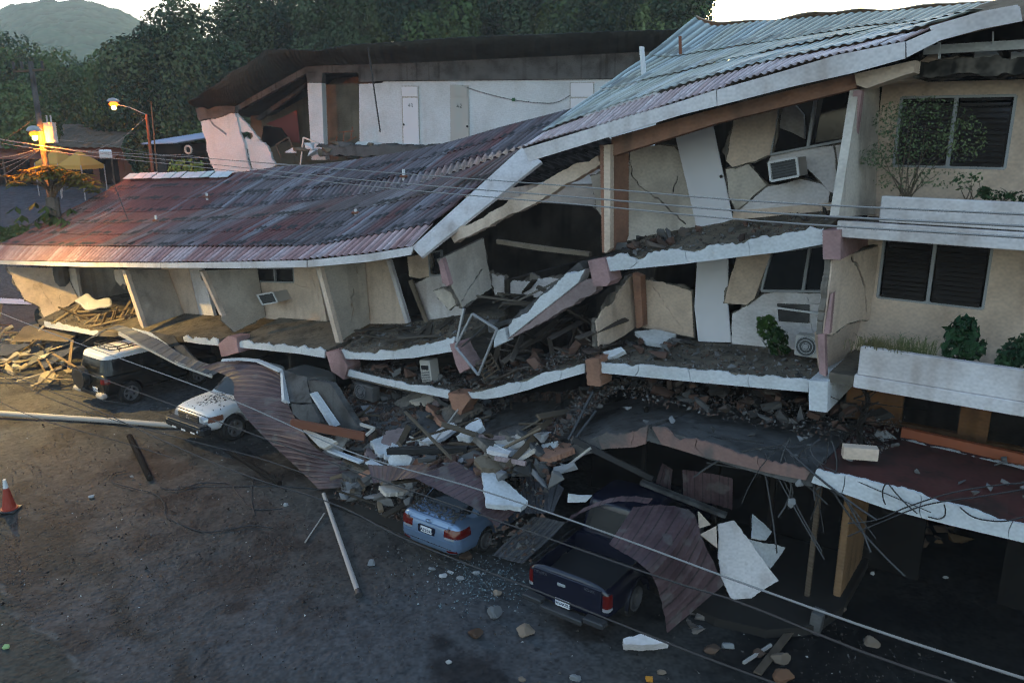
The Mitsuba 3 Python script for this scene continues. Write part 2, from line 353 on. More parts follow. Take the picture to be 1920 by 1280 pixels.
gx, gy = axis(-420, 420, -26, 16, .14, 9.), axis(-60, 700, 3, 34, .14, 6.)
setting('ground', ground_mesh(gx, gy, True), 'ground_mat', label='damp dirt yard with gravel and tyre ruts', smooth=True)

# ------------------------------------------------------------------ the collapsed building
B = thing('collapsed_building', 'long three storey building sagging and broken in the middle under a corrugated roof', 'building')
def P(k): return f'{B}__{k}'
def px(l, q): return [F(x, y, q) for x, y in l]
def wallp(k, pts, m='plaster', q=WALL_Q, th=.12, **kw):
    kw['cracks'] = [px(c, q) for c in kw.get('cracks', ())]
    if kw.get('amp', 0) and th > .08:                  # the plaster skin has come off along the breaks and shows the blocks behind
        o = add(P(k), board(px(pts, q), .03, **kw), m); add(o + '__block_core', board(px(pts, q), th - .032, **{**kw, 'amp': kw['amp'] * 1.7 + .012, 'seed': kw.get('seed', 0) + 50, 'grow': .028, 'back': .032}), 'blockwork')
        return o
    return add(P(k), board(px(pts, q), th, **kw), m)

# --- roofs: control rows from eave to ridge, sheets of seven ribs
def resample(pts, n):
    A = np.array([[*sqz(p)] for p in pts]); s = np.linspace(A[0, 0], A[-1, 0], n)
    return np.array([W(x, np.interp(x, A[:, 0], A[:, 1]), np.interp(x, A[:, 0], A[:, 2])) for x in s])
def roof(key, rows, rowmat, nribs, amps, seed, sheets=5, per=6, wob=.05, keycol=12, lap=.03):
    """rows: list of point lists; between row i and i+1 one sheet length with its material"""
    R = [resample(r, keycol) for r in rows]; r = np.random.default_rng(seed); k = numbered(key)
    for i in range(len(R) - 1):
        nrib, amp = nribs[min(i, 1)], amps[min(i, 1)]; nu = nrib * per + 1; S = patch([R[i], R[i] * .5 + R[i + 1] * .5, R[i + 1]], nu, 6)
        n = gridnormals(S)
        if n[3, nu // 2] @ Z < 0: n = -n
        ph = np.linspace(0, nrib, nu); v = np.linspace(0, 1, 6)
        cs_ = np.cos(2 * np.pi * ph); S = S + n * (amp * np.sign(cs_) * np.abs(cs_) ** .75)[None, :, None] + n * (wob * (meshkit.fbm(S * .9, 3, seed) - .5))[:, :, None]
        S[0] += (S[0] - S[1]) * .12                          # lap over the sheet below
        S = S + n * ((.055 if i == 1 else lap) * (1 - v))[:, None, None]
        for c0 in range(0, nrib, sheets):
            c1 = min(nrib, c0 + sheets); a, b = c0 * per, c1 * per + 1
            Q = S[:, a:b] + n[:, a:b] * (r.uniform(-.006, .010) + r.uniform(-.012, .016) * (1 - v)[:, None, None])
            Q = Q + (Q[-1:] - Q[:1]) * r.uniform(-.006, .006)
            uv = np.stack(np.broadcast_arrays(ph[None, a:b], (i + v)[:, None]), -1).reshape(-1, 2)
            add(k + '__sheet', shell(Q, .006), rowmat[i], smooth=False, uv=np.vstack([uv, uv]))
    return R, k
qa = -.5
eaveA = px([(-20, 487), (150, 491), (300, 492), (450, 490), (580, 487), (690, 475), (777, 461)], qa)
stripA = px([(3, 459), (165, 463), (310, 463), (455, 463), (585, 461), (705, 440), (814, 421)], .12)
ridgeA = px([(245, 334), (330, 331), (420, 328), (520, 314), (640, 306), (717, 291), (786, 282), (880, 259), (937, 241), (1023, 216), (1072, 205)], 4.4)
sA = np.array(resample(stripA, 12)); rA = np.array(resample(ridgeA, 12))
rows = [eaveA, stripA]
for t in (.17, .34, .5, .67, .84):
    m = sA * (1 - t) + rA * t; m[:, 2] -= .10 * math.sin(math.pi * t) * np.interp(np.arange(12), [0, 5, 8, 11], [.6, 1, .2, 0])
    if t == .5: m[-1] = F(985, 277, 1.9)
    rows.append(list(m))
rows.append(ridgeA)
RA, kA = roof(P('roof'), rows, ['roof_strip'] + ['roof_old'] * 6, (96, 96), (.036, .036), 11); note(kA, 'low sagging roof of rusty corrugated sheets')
ridgeB = px([(1303, 33), (1345, 49), (1375, 47), (1500, 36), (1600, 26), (1725, 17), (1850, 4), (1930, -4)], 5.)
eaveB = px([(985, 277), (1010, 267), (1140, 230), (1280, 188), (1343, 168), (1467, 133), (1567, 103), (1700, 76)], qa)
stripB = px([(1023, 250), (1117, 213), (1280, 165), (1413, 125), (1520, 103), (1613, 86), (1745, 51)], .12)
sB, rB = np.array(resample(stripB, 12)), np.array(resample(ridgeB, 12))
rows = [eaveB, stripB] + [list(sB * (1 - t) + rB * t + Z * .05 * math.sin(7 * t)) for t in (.34, .67)] + [ridgeB]
def roofB():
    global RB
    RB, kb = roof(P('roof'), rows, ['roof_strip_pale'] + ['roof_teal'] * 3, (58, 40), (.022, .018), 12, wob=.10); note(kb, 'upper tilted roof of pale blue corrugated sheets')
roofB()
# back slopes, out of the yard's sight
def back_slope(R, m, up, q1, drop, seed):
    top = R[-1]; n = len(top); rr = np.random.default_rng(seed)
    a = top + Z * (up * rr.uniform(.1, 1, n))[:, None] + N * .06; b = top + N * (q1 - 4.4) - Z * drop
    S = patch([a, (a + b) / 2, b], 60, 6); S[:2] += Z * (up * .3 * np.interp(np.arange(60), np.arange(0, 61, 4), rr.uniform(-1, 1, 16)))[None, :, None]
    add(P('back_roof'), shell(S, .02), m)
back_slope(RA[-1:], 'roof_old', .03, 8.4, 1.5, 5)
back_slope(RB[-1:], 'cream', .12, 8.6, 1.3, 6)  # cream sheets: the sunlit look of the ridge rim put into the colour
for i, (a, b) in enumerate(zip(range(244, 425, 18), range(262, 443, 18))):
    p0, p1 = F(a, 331 - .02 * (a - 244), 4.3), F(b - 2, 331 - .02 * (b - 244), 4.3)
    add(P('ridge_cap'), bar(p0 - N * .16 + Z * .02, p1 - N * .16 + Z * (.01 + .02 * (i % 3)), .42, .03, up=Z * .85 - N * .5), 'chalk' if i % 4 else 'roof_cap')
# --- eave fascia boards
def fascia(top, bot, q=-.53, m='white', th=.035, **kw): add(P('fascia_board'), board(px(top + bot[::-1], q), th, **kw), m)
fascia([(-20, 488), (150, 492), (300, 493)], [(-18, 495), (150, 500), (300, 502)])
fascia([(301, 493), (450, 491), (575, 488)], [(301, 502), (450, 503), (575, 501)])
fascia([(577, 488), (690, 476), (776, 462)], [(577, 501), (690, 491), (770, 478)])
add(P('fascia_board'), hexa([F(772, 463, -.5), F(978, 277, 1.75), F(1016, 303, 1.75), F(790, 482, -.5)], [F(772, 463, -.5) + N * .05 - Z * .05, F(978, 277, 1.75) + N * .05 - Z * .05, F(1016, 303, 1.75) + N * .05 - Z * .05, F(790, 482, -.5) + N * .05 - Z * .05]), 'white')
fascia([(982, 279), (1140, 231), (1280, 189), (1342, 169)], [(992, 303), (1145, 256), (1280, 215), (1344, 199)])
fascia([(1344, 169), (1467, 134), (1567, 104), (1697, 78)], [(1345, 199), (1480, 164), (1600, 137), (1697, 110)])
add(P('fascia_board'), board(px([(1699, 78), (1755, 54), (1840, 27), (1912, 12), (1917, 40), (1840, 55), (1763, 76), (1700, 108)], -.55), .035), 'white')
add(P('gutter_trim'), board(px([(1742, 50), (1838, 22), (1908, 9), (1910, 14), (1840, 28), (1745, 57)], -.5), .05), 'white')
# soffits
def soffit(k, l, q0, q1, dz, m): 
    a = px(l, q0); b = [W(sqz(p)[0], q1, sqz(p)[2] + dz) for p in a]
    for i in range(len(a) - 1): add(P(k), hexa([a[i], a[i + 1], a[i + 1] - Z * .03, a[i] - Z * .03], [b[i], b[i + 1], b[i + 1] - Z * .03, b[i] - Z * .03]), m)
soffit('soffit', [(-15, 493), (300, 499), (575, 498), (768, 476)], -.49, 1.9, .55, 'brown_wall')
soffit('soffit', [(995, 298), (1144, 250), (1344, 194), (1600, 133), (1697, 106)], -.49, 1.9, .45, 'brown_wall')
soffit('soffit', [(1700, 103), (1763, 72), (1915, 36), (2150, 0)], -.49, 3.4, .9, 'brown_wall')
# --- beams
def beam(pts, q, th, m, **kw): return add(P('beam'), board(px(pts, q), th, **kw), m)
beam([(1146, 258), (1344, 203), (1604, 139), (1606, 166), (1345, 231), (1148, 293)], .1, .25, 'orange')
beam([(1121, 292), (1060, 318), (930, 392), (842, 440), (852, 456), (1000, 383), (1126, 309)], .2, .25, 'cream', amp=.012, step=.25, seed=3)
beam([(930, 449), (1010, 461), (1104, 473), (1104, 481), (1010, 470), (931, 457)], .9, .12, 'brown_wall')
beam([(1602, 139), (1716, 113), (1713, 136), (1690, 143), (1642, 160), (1625, 166), (1606, 160)], -.05, .5, 'cream')
# --- slabs: front outline at q 0, back at the wall; painted edge band in front
def slab(k, front, back, th, m='floor_dirt', q0=0., q1=WALL_Q, deep=6.8, nu=26, seed=0):
    a, b = resample(px(front, q0), 14), resample(px(back, q1), 14)
    b = np.array([W(sqz(p)[0], q1, np.interp(sqz(p)[0], [sqz(x)[0] for x in b], [x[2] for x in b])) for p in a])
    c = b + N * (deep - q1)
    S = patch([a, a * .5 + b * .5, b], nu * 3, 14); S2 = patch([b, c], nu * 3, 3)
    S = S + Z * (.05 * (meshkit.fbm(S * 2.2, 3, seed) - .5))[:, :, None]; S[-1] = S2[0]
    return add(P(k), shell(np.vstack([S, S2[1:]]), th), m)
def band(k, top, bot, q=-.06, m='chalk', th=.06, amp=.017, seed=1, step=.12):
    n = len(top); pts = px(top + bot[::-1], q); keep = list(range(n - 1, 2 * n)); T_, B_ = resample(px(top, q), 40), resample(px(bot, q), 40); r = np.random.default_rng(seed); L = np.linalg.norm(T_[-1] - T_[0])
    cr = [[T_[i], (T_[i] + B_[i]) / 2 + D * r.normal() * .03, B_[i] + D * r.normal() * .05] for i in np.unique(np.clip((np.arange(.7, L - .4, 1.15) + r.uniform(-.3, .3)) / L * 40, 2, 37).astype(int))]
    return add(P(k), board(pts, th - .004, amp=amp * 1.5, step=step, seed=seed, keep=keep, cracks=cr, cw=.014), m)
# third floor, left bays
slab('floor_slab', [(70, 600), (185, 621), (268, 624), (345, 631), (410, 636)], [(140, 560), (235, 588), (345, 587), (410, 593)], .2, seed=1)
band('slab_edge', [(82, 602), (140, 613), (184, 621)], [(84, 613), (140, 622), (182, 630)], seed=2)
band('slab_edge', [(343, 631), (375, 634), (407, 635)], [(345, 640), (375, 645), (410, 648)], seed=3)
slab('floor_slab', [(436, 640), (520, 646), (610, 657)], [(497, 592), (560, 597), (640, 604)], .2, seed=2)
band('slab_edge', [(436, 639), (520, 645), (560, 651), (609, 657)], [(438, 650), (520, 659), (560, 663), (608, 671)], seed=4, amp=.02)
slab('floor_slab', [(636, 655), (690, 661), (773, 650), (856, 634)], [(692, 606), (763, 606), (860, 591), (900, 586)], .2, seed=3)
band('slab_edge', [(640, 655), (690, 661), (735, 658), (773, 649), (853, 633)], [(640, 672), (705, 675), (775, 671), (848, 659)], seed=5, amp=.02)
# third floor, broken slab hanging over the fourth bay
a = px([(1062, 512), (1098, 504), (1084, 530), (956, 631), (953, 612), (1010, 560), (1045, 530)], -.02)
note(add(P('broken_slab'), board(a, .35, amp=.02, step=.12, seed=8, keep=(2, 3)), 'chalk'), 'broken slab with white face hanging at a slant')
add(P('broken_slab'), board(px([(957, 631), (1085, 531), (1118, 522), (1118, 546), (1060, 578), (1010, 608), (934, 645)], .02), .3, amp=.012, step=.2, seed=9), 'mauve')
add(P('broken_slab'), board(px([(927, 622), (946, 614), (951, 640), (926, 652)], -.02), .25, amp=.01, seed=10), 'chalk')
s0 = [F(960, 618, .3), F(1095, 505, .3)]; c = [p + N * 3.6 for p in s0]
add(P('broken_slab'), shell(patch([s0, c], 20, 8), .2), 'concrete')
# third floor, fifth bay
slab('floor_slab', [(1138, 486), (1250, 478), (1310, 467), (1400, 454), (1548, 428)], [(1185, 447), (1300, 426), (1380, 411), (1590, 390)], .22, seed=4)
band('slab_edge', [(1135, 485), (1280, 470), (1400, 452), (1460, 442), (1543, 428)], [(1138, 509), (1280, 495), (1400, 480), (1460, 473), (1543, 458)], seed=6, amp=.02)
# second floor
slab('floor_slab', [(645, 692), (740, 715), (845, 733)], [(690, 672), (790, 690), (890, 702)], .2, seed=5)
band('slab_edge', [(648, 691), (740, 714), (842, 732)], [(650, 704), (750, 728), (840, 747)], seed=7, amp=.012)
slab('floor_slab', [(870, 737), (940, 725), (1040, 695), (1097, 682)], [(930, 695), (1000, 684), (1090, 655), (1150, 641)], .2, seed=6)
band('slab_edge', [(877, 735), (910, 731), (940, 724), (1000, 708), (1040, 695), (1096, 682)], [(880, 746), (910, 748), (940, 744), (990, 731), (1023, 720), (1096, 699)], seed=8, amp=.012)
slab('floor_slab', [(1123, 680), (1280, 691), (1517, 712)], [(1200, 634), (1300, 640), (1370, 644), (1560, 662)], .22, seed=7)
band('slab_edge', [(1126, 679), (1280, 690), (1400, 702), (1516, 712)], [(1127, 699), (1280, 714), (1400, 725), (1515, 735)], seed=9, amp=.012)
# --- piers at the slab edges
def pier(pts, m, q=-.14, th=.5, **kw): add(P('pier'), board(px(pts, q), th, **kw), m)
pier([(409, 645), (427, 630), (443, 632), (447, 661), (415, 669)], 'pink', amp=.01, seed=1)
pier([(610, 660), (636, 657), (652, 688), (645, 712), (621, 696)], 'pink', amp=.006, seed=2)
pier([(843, 645), (856, 641), (881, 690), (862, 700), (856, 687)], 'pink', amp=.01, seed=3)
pier([(1102, 489), (1133, 484), (1145, 527), (1137, 537), (1113, 536)], 'pink', seed=4)
pier([(840, 737), (874, 737), (881, 748), (863, 778), (847, 765)], 'orange', amp=.02, seed=5)
pier([(1097, 675), (1123, 672), (1126, 724), (1102, 722)], 'orange', amp=.02, seed=6)
add(P('pier'), hexa(px([(1542, 432), (1576, 431), (1576, 487), (1543, 486)], -.16), [p + N * 2.05 for p in px([(1542, 432), (1576, 431), (1576, 487), (1543, 486)], -.16)]), 'pink')
a = px([(1516, 713), (1552, 715), (1551, 773), (1517, 769)], -.16)
add(P('pier'), hexa(a, [p + N * 2.05 for p in a]), 'chalk')
# --- side walls (fins) between the balconies
def fin(k, pts, qs, m, th=.11, **kw):
    """pts: outline seen from the yard; qs: the q of its first three corners, which fix its plane"""
    pl = plane(*[F(x, y, q) for (x, y), q in zip(pts[:3], qs)])
    kw['cracks'] = [[on(pl, x, y) for x, y in c] for c in kw.get('cracks', ())]
    P3 = [on(pl, x, y) for x, y in pts]
    if kw.get('amp', 0):
        o = add(P(k), board(P3, .03, **kw), m); add(o + '__block_core', board(P3, th - .032, **{**kw, 'amp': kw['amp'] * 1.7 + .01, 'seed': kw.get('seed', 0) + 50, 'grow': .022, 'back': .032}), 'blockwork')
        return o
    return add(P(k), board(P3, th, **kw), m)
fin('side_wall', [(12, 500), (118, 503), (148, 562), (83, 596), (75, 575), (45, 560)], (.05, 1.85, 1.85), 'cream', amp=.02, step=.2, seed=1, keep=(0, 1), cracks=[[(75, 535), (90, 560), (103, 575)], [(113, 552), (115, 572)]])
fin('side_wall', [(232, 505), (314, 505), (345, 588), (270, 614)], (.05, 1.85, 1.85), 'plaster')
fin('side_wall', [(377, 508), (482, 503), (498, 593), (440, 622), (416, 600), (413, 575)], (.05, 1.85, 1.85), 'plaster', amp=.008, step=.2, seed=2, keep=(0, 1))
fin('side_wall', [(596, 499), (684, 490), (694, 606), (660, 625), (634, 643)], (.05, 1.85, 1.85), 'plaster', seed=3, cracks=[[(662, 540), (664, 552), (658, 558), (662, 575), (660, 605)], [(668, 500), (672, 515)]], cw=.05)
fin('side_wall', [(826, 486), (907, 447), (922, 540), (868, 576), (848, 537), (838, 500)], (.05, 1.85, 1.85), 'plaster', seed=4, amp=.015, step=.15, keep=(0,), cracks=[[(905, 505), (880, 540), (866, 565)]], cw=.05)
fin('side_wall', [(1133, 272), (1179, 266), (1179, 440), (1172, 462), (1137, 474)], (.02, .95, .95), 'orange', seed=5)
fin('side_wall', [(1117, 604), (1187, 516), (1194, 612), (1172, 628), (1123, 656)], (.3, 1.85, 1.85), 'cream', seed=6, amp=.02, step=.1, keep=(1, 2, 3))
add(P('corner_post'), board(px([(1186, 512), (1201, 518), (1205, 612), (1193, 616)], 1.6), .25), 'orange')
for pts in ([(228, 507), (234, 507), (270, 614), (263, 611)], [(374, 509), (379, 509), (417, 592), (411, 590)], [(593, 500), (599, 499), (637, 643), (629, 640)]):
    add(P('wall_edge'), board(px(pts, -.02), .14), 'cream')
add(P('wall_edge'), board(px([(822, 491), (829, 484), (843, 533), (838, 537), (829, 530)], -.02), .14), 'pink')
add(P('wall_edge'), board(px([(1132, 273), (1144, 271), (1144, 466), (1137, 474), (1133, 474)], -.03), .16), 'cream')
# the leaning pillar and the side walls at the standing wing
fin('side_wall', [(1610, 168), (1650, 158), (1641, 402), (1572, 408)], (.04, 1.85, 1.85), 'plaster', th=.14, seed=7, cracks=[[(1628, 300), (1622, 330), (1624, 380)]])
note(add(P('pillar'), board(px([(1600, 170), (1616, 169), (1585, 407), (1567, 406)], -.03), .2), 'pink'), 'leaning pink pillar edge under the upper roof')
fin('side_wall', [(1561, 488), (1648, 462), (1630, 600), (1612, 600), (1590, 606), (1560, 628), (1545, 627)], (.04, 1.85, 1.85), 'cream', th=.14, seed=8, amp=.006, step=.3, keep=(0,), cracks=[[(1597, 482), (1612, 510), (1622, 545), (1625, 585)]], cw=.07)
fin('side_wall', [(1540, 628), (1562, 614), (1613, 603), (1610, 674), (1548, 706)], (.04, .5, 1.85), 'cream', th=.14, seed=9)
add(P('wall_edge'), board(px([(1557, 552), (1562, 548), (1555, 626), (1544, 626)], -.02), .16), 'pink')
add(P('wall_edge'), board(px([(1533, 627), (1546, 626), (1548, 706), (1536, 700)], -.02), .16), 'pink')
# --- back walls of the left bays
wallp('wall_panel', [(118, 504), (141, 502), (151, 562), (147, 563)], 'plaster', seed=1)
wallp('wall_panel', [(213, 505), (232, 505), (240, 530), (225, 536), (216, 525)], 'plaster', seed=2, amp=.02)
wallp('wall_panel', [(302, 503), (353, 503), (374, 592), (343, 590)], 'cream', seed=3)
wallp('wall_panel', [(354, 503), (378, 503), (402, 594), (375, 593)], 'white', seed=4)
wallp('wall_panel', [(478, 500), (480, 529), (552, 530), (550, 500), (592, 498), (614, 606), (495, 597)], 'cream', seed=5, cracks=[[(552, 530), (566, 538), (580, 541)], [(584, 515), (600, 570)]])
wallp('wall_panel', [(680, 488), (728, 484), (763, 606), (691, 607)], 'cream', seed=6)
wallp('wall_panel', [(763, 482), (806, 474), (806, 518), (785, 522), (767, 518)], 'cream', seed=7, amp=.015, step=.1, keep=(0,))
wallp('wall_panel', [(775, 533), (790, 527), (805, 519), (842, 512), (870, 590), (801, 606)], 'white', seed=8, amp=.015, step=.12, keep=(3, 4))
wallp('wall_panel', [(916, 512), (945, 517), (946, 536), (980, 528), (1030, 520), (1060, 522), (1050, 545), (1015, 558), (928, 552)], 'white', seed=9, amp=.03, step=.12, q=2.2)
wallp('wall_panel', [(1108, 330), (1132, 325), (1132, 410), (1118, 392)], 'plaster', seed=10, amp=.02, q=1.6)
wallp('broken_panel', [(813, 546), (830, 540), (852, 553), (854, 572), (842, 580), (824, 562)], 'plaster', q=.7, th=.1, seed=11, amp=.012, step=.07)
wallp('baseboard', [(497, 591), (612, 600), (613, 606), (496, 597)], 'cream', q=1.86, th=.03)
wallp('baseboard', [(690, 601), (762, 601), (763, 607), (691, 607)], 'cream', q=1.86, th=.03)
# back walls of the fifth bay, third floor
wallp('wall_panel', [(1182, 282), (1236, 272), (1263, 275), (1284, 298), (1300, 345), (1306, 428), (1172, 452)], 'plaster', seed=12, amp=.012, step=.2, keep=(5, 6), cracks=[[(1183, 300), (1188, 335), (1203, 352), (1240, 378), (1285, 420)], [(1270, 330), (1262, 360)]], cw=.035)
wallp('wall_panel', [(1377, 217), (1460, 196), (1443, 290), (1417, 302), (1373, 313), (1362, 302)], 'cream', q=1.8, seed=13, amp=.01, step=.15, keep=(0,))
wallp('wall_panel', [(1403, 308), (1437, 347), (1380, 394), (1366, 367), (1361, 318)], 'plaster', seed=14, amp=.008, step=.2)
wallp('wall_panel', [(1440, 350), (1500, 336), (1540, 345), (1556, 362), (1550, 396), (1378, 412), (1384, 396)], 'white', seed=15, amp=.008, step=.2)
wallp('wall_panel', [(1446, 292), (1520, 277), (1562, 274), (1571, 363), (1556, 360), (1532, 334), (1516, 318), (1440, 305)], 'white', seed=16, amp=.008, step=.2)
wallp('wall_panel', [(1566, 273), (1590, 268), (1586, 340), (1577, 366)], 'white', seed=17, amp=.008, step=.15)
wallp('wall_panel', [(1467, 200), (1490, 196), (1506, 215), (1508, 261), (1488, 250), (1461, 240)], 'white', q=2.9, seed=18)
wallp('wall_panel', [(1375, 396), (1560, 380), (1562, 394), (1374, 414)], 'cream', q=1.85, seed=19)
# back walls of the fifth bay, second floor
wallp('wall_panel', [(1200, 522), (1262, 535), (1296, 546), (1300, 632), (1205, 614)], 'cream', seed=20, amp=.015, step=.15, keep=(2, 3, 4), cracks=[[(1225, 538), (1250, 575), (1275, 608)]])
wallp('wall_panel', [(1380, 482), (1446, 473), (1414, 560), (1400, 571), (1358, 567)], 'cream', q=1.8, seed=21, amp=.01, step=.12, keep=(0, 1))
wallp('wall_panel', [(1373, 588), (1400, 573), (1430, 552), (1445, 549), (1550, 549), (1546, 662), (1372, 645)], 'white', seed=22, amp=.012, step=.15, keep=(4, 5), cracks=[[(1508, 552), (1517, 566), (1547, 574)], [(1518, 600), (1528, 626)]])
wallp('wall_patch', [(1457, 569), (1517, 571), (1517, 606), (1460, 602)], 'concrete', q=1.87, th=.05)
# doors
def door(k, pts, label=None, q=1.84, knob=None, holder=None):
    d = add(P('door'), board(px(pts, q), .045), 'door_white')
    if label: note(d, label)
    if knob:
        m = trimesh.creation.icosphere(1, .035); m.apply_translation(F(*knob, q - .05)); add(d + '__knob', m, 'black_plastic')
    return d
door('door', [(1264, 246), (1335, 231), (1374, 412), (1307, 430)], 'white door leaning in the upper broken bay', knob=(1352, 331))
door('door', [(1307, 486), (1365, 484), (1364, 562), (1370, 642), (1309, 640), (1302, 575)], 'buckled white door on the second floor')
add(P('door'), board(px([(765, 527), (772, 524), (802, 604), (796, 606)], 1.75), .05), 'brown_wall')
add(P('door_frame'), board(px([(724, 488), (730, 487), (766, 605), (760, 606)], 1.8), .12), 'white')
# windows: frame bars, mullion, glass, louvre blades
def window(corners, mull=(), q=1.93, w=.05, n=0, glass=True, m='grey_metal', gl='dark_glass'):
    p = px(corners, q); k = numbered(P('window')); _count[P('window')] = _count.get(P('window'), 0) + 1
    for i in range(4): add(k + '__frame', bar(p[i], p[(i + 1) % 4], w, .07, up=-N), m)
    for t in mull:
        a, b = p[0] + (p[1] - p[0]) * t, p[3] + (p[2] - p[3]) * t; add(k + '__mullion', bar(a, b, w * 1.25, .08, up=-N), m)
    if glass and not n: add(k + '__pane', board([x + N * .06 for x in p], .008), gl)
    if n:
        ts = [0, *mull, 1]
        for u0, u1 in zip(ts[:-1], ts[1:]):
            for i in range(n):
                v = (i + .5) / n; L = p[0] + (p[3] - p[0]) * v; R_ = p[1] + (p[2] - p[1]) * v
                a, b = L + (R_ - L) * (u0 + .035), L + (R_ - L) * (u1 - .035)
                ex = (b - a) / np.linalg.norm(b - a); h = .075
                dz = -N * .05 - Z * .026
                add(k + '__louvre', hexa([a - dz, b - dz, b + dz, a + dz], [a - dz + N * .008 + Z * .006, b - dz + N * .008 + Z * .006, b + dz + N * .008 + Z * .006, a + dz + N * .008 + Z * .006]), 'louvre')
    return k
window([(481, 503), (551, 502), (552, 529), (483, 528)], (.5,))
window([(805, 474), (828, 470), (829, 515), (807, 517)], ())
window([(1461, 197), (1604, 163), (1590, 262), (1445, 290)], (.5,), q=1.85, glass=False)
add(P('window_sheet'), board(px([(1545, 180), (1602, 168), (1590, 258), (1527, 268)], 2.0), .01), 'dark_glass')
window([(1446, 473), (1558, 459), (1548, 546), (1428, 545)], (.66,), q=1.85)
# --- standing wing: walls with openings, in plan coordinates
def wallC(z0, z1, s0, s1, holes, m='cream', q=WALL_Q, th=.14):
    a = [W(s0, q, z0), W(s1, q, z0), W(s1, q, z1), W(s0, q, z1)]
    return add(P('wall'), board(a, th, holes=[[W(h[0], q, h[2]), W(h[1], q, h[2]), W(h[1], q, h[3]), W(h[0], q, h[3])] for h in holes]), m)
wallC(6.95, 9.75, -.55, 6.6, [(-.2, 1.6, 8.27, 9.49), (3.2, 5.0, 8.27, 9.49)])
wallC(4.45, 6.93, -.55, 6.6, [(-.2, 1.6, 5.76, 6.93 - .02), (3.2, 5.0, 5.76, 6.9)])
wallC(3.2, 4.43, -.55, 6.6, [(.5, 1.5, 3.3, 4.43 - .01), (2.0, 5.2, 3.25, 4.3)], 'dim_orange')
def winS(s0, s1, z0, z1, mull, n):
    p = [prj_(W(s0, 1.93, z1)), prj_(W(s1, 1.93, z1)), prj_(W(s1, 1.93, z0)), prj_(W(s0, 1.93, z0))]
    return window(p, mull, n=n)
def prj_(Pt):
    p = Pt - C0; dep = p[1] * CP - p[2] * SP; up = p[1] * SP + p[2] * CP
    return 960 + FOC * p[0] / dep, 640 - FOC * up / dep
winS(-.2, 1.6, 8.27, 9.49, (.5,), 13); winS(3.2, 5.0, 8.27, 9.49, (.5,), 13)
winS(-.2, 1.6, 5.76, 6.91, (.49,), 13); winS(3.2, 5.0, 5.76, 6.9, (.5,), 13)
# floors, planters
for z in (4.52, 7.18):
    add(P('floor_slab'), boxw(-.5, 6.6, .0, 6.8, z - .05, z + .13), 'floor_dirt')
note(add(P('planter'), boxw(-.02, 6.6, -.02, .12, 4.70, 5.22, .015), 'white'), 'long white planter wall on the second floor')
add(P('planter'), boxw(-.02, 6.6, .12, .55, 4.70, 5.02), 'dark_room'); add(P('slab_edge'), boxw(-.06, 6.6, -.05, .1, 4.46, 4.697, .01), 'white')
note(add(P('planter'), boxw(.03, 6.6, -.02, .12, 7.42, 7.85, .015), 'white'), 'long white planter wall on the top floor')
add(P('planter'), boxw(.03, 6.6, .12, .55, 7.42, 7.66), 'dark_room'); add(P('slab_edge'), boxw(-.62, 6.6, -.07, .1, 7.12, 7.40, .01), 'white')
# broken gutter ledge, white rail and gable under the roof end
add(P('ledge'), board([W(s, .75, z) for s, z in ((.15, 9.78), (6.6, 9.84), (6.6, 10.06), (.2, 10.04))], 1.2, amp=.02, step=.2, seed=4), 'stained')
add(P('ledge'), board([W(s, .9, z) for s, z in ((-.55, 9.70), (.2, 9.74), (.22, 9.97), (-.55, 9.92))], 1.0), 'cream')
add(P('rail'), board([W(s, .55, z) for s, z in ((.3, 10.12), (6.6, 10.2), (6.6, 10.33), (.3, 10.26))], .06), 'chalk')
wallp('gable_panel', [(1716, 122), (1757, 92), (1762, 80), (1760, 108), (1745, 121)], 'cream', q=.9)
wallp('gable_panel', [(1828, 90), (1870, 88), (1872, 122), (1826, 121)], 'chalk', q=1.2, amp=.02, seed=31)
wallp('gable_panel', [(1896, 98), (1990, 96), (1990, 130), (1894, 128)], 'chalk', q=1.2, amp=.02, seed=32)
wallp('gable_panel', [(1745, 118), (1795, 104), (1822, 112), (1820, 123), (1745, 125)], 'plaster', q=1.3, amp=.03, seed=33)
wallp('gable_post', [(1758, 80), (1763, 79), (1763, 110), (1759, 111)], 'chalk', q=.3, th=.06)
wallp('gable_post', [(1860, 60), (1863, 59), (1863, 80), (1860, 81)], 'chalk', q=.5, th=.05)
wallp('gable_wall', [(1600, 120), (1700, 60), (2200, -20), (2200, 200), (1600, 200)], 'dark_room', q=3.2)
# --- canopy slab above the cars
slab('canopy_slab', [(1530, 881), (1660, 911), (1790, 947), (1920, 984), (2150, 1050)], [(1600, 800), (1700, 800), (1800, 822), (1920, 852), (2150, 910)], .2, 'red_floor', q0=-1.3, deep=2.2, seed=8)
band('canopy_edge', [(1531, 880), (1660, 910), (1790, 946), (1920, 983), (2150, 1049)], [(1521, 904), (1660, 953), (1780, 984), (1920, 1017), (2150, 1090)], q=-1.36, seed=12, amp=.012)
slab('canopy_slab', [(930, 868), (1040, 846), (1120, 818), (1200, 804), (1216, 796)], [(960, 790), (1040, 768), (1120, 758), (1180, 748), (1240, 742)], .28, 'concrete', q0=-1.3, deep=2.2, seed=9)
slab('canopy_slab', [(1222, 802), (1300, 824), (1440, 864), (1526, 884)], [(1230, 745), (1320, 752), (1500, 788), (1620, 800)], .28, 'concrete', q0=-1.3, deep=2.2, seed=10)
band('canopy_edge', [(1222, 800), (1300, 823), (1440, 863), (1520, 882)], [(1240, 833), (1300, 851), (1440, 886), (1510, 900)], q=-1.36, m='worn_red', seed=13, amp=.02)
band('canopy_edge', [(1121, 818), (1198, 804), (1214, 797)], [(1128, 841), (1190, 838), (1210, 832)], q=-1.36, m='worn_red', seed=14, amp=.02)
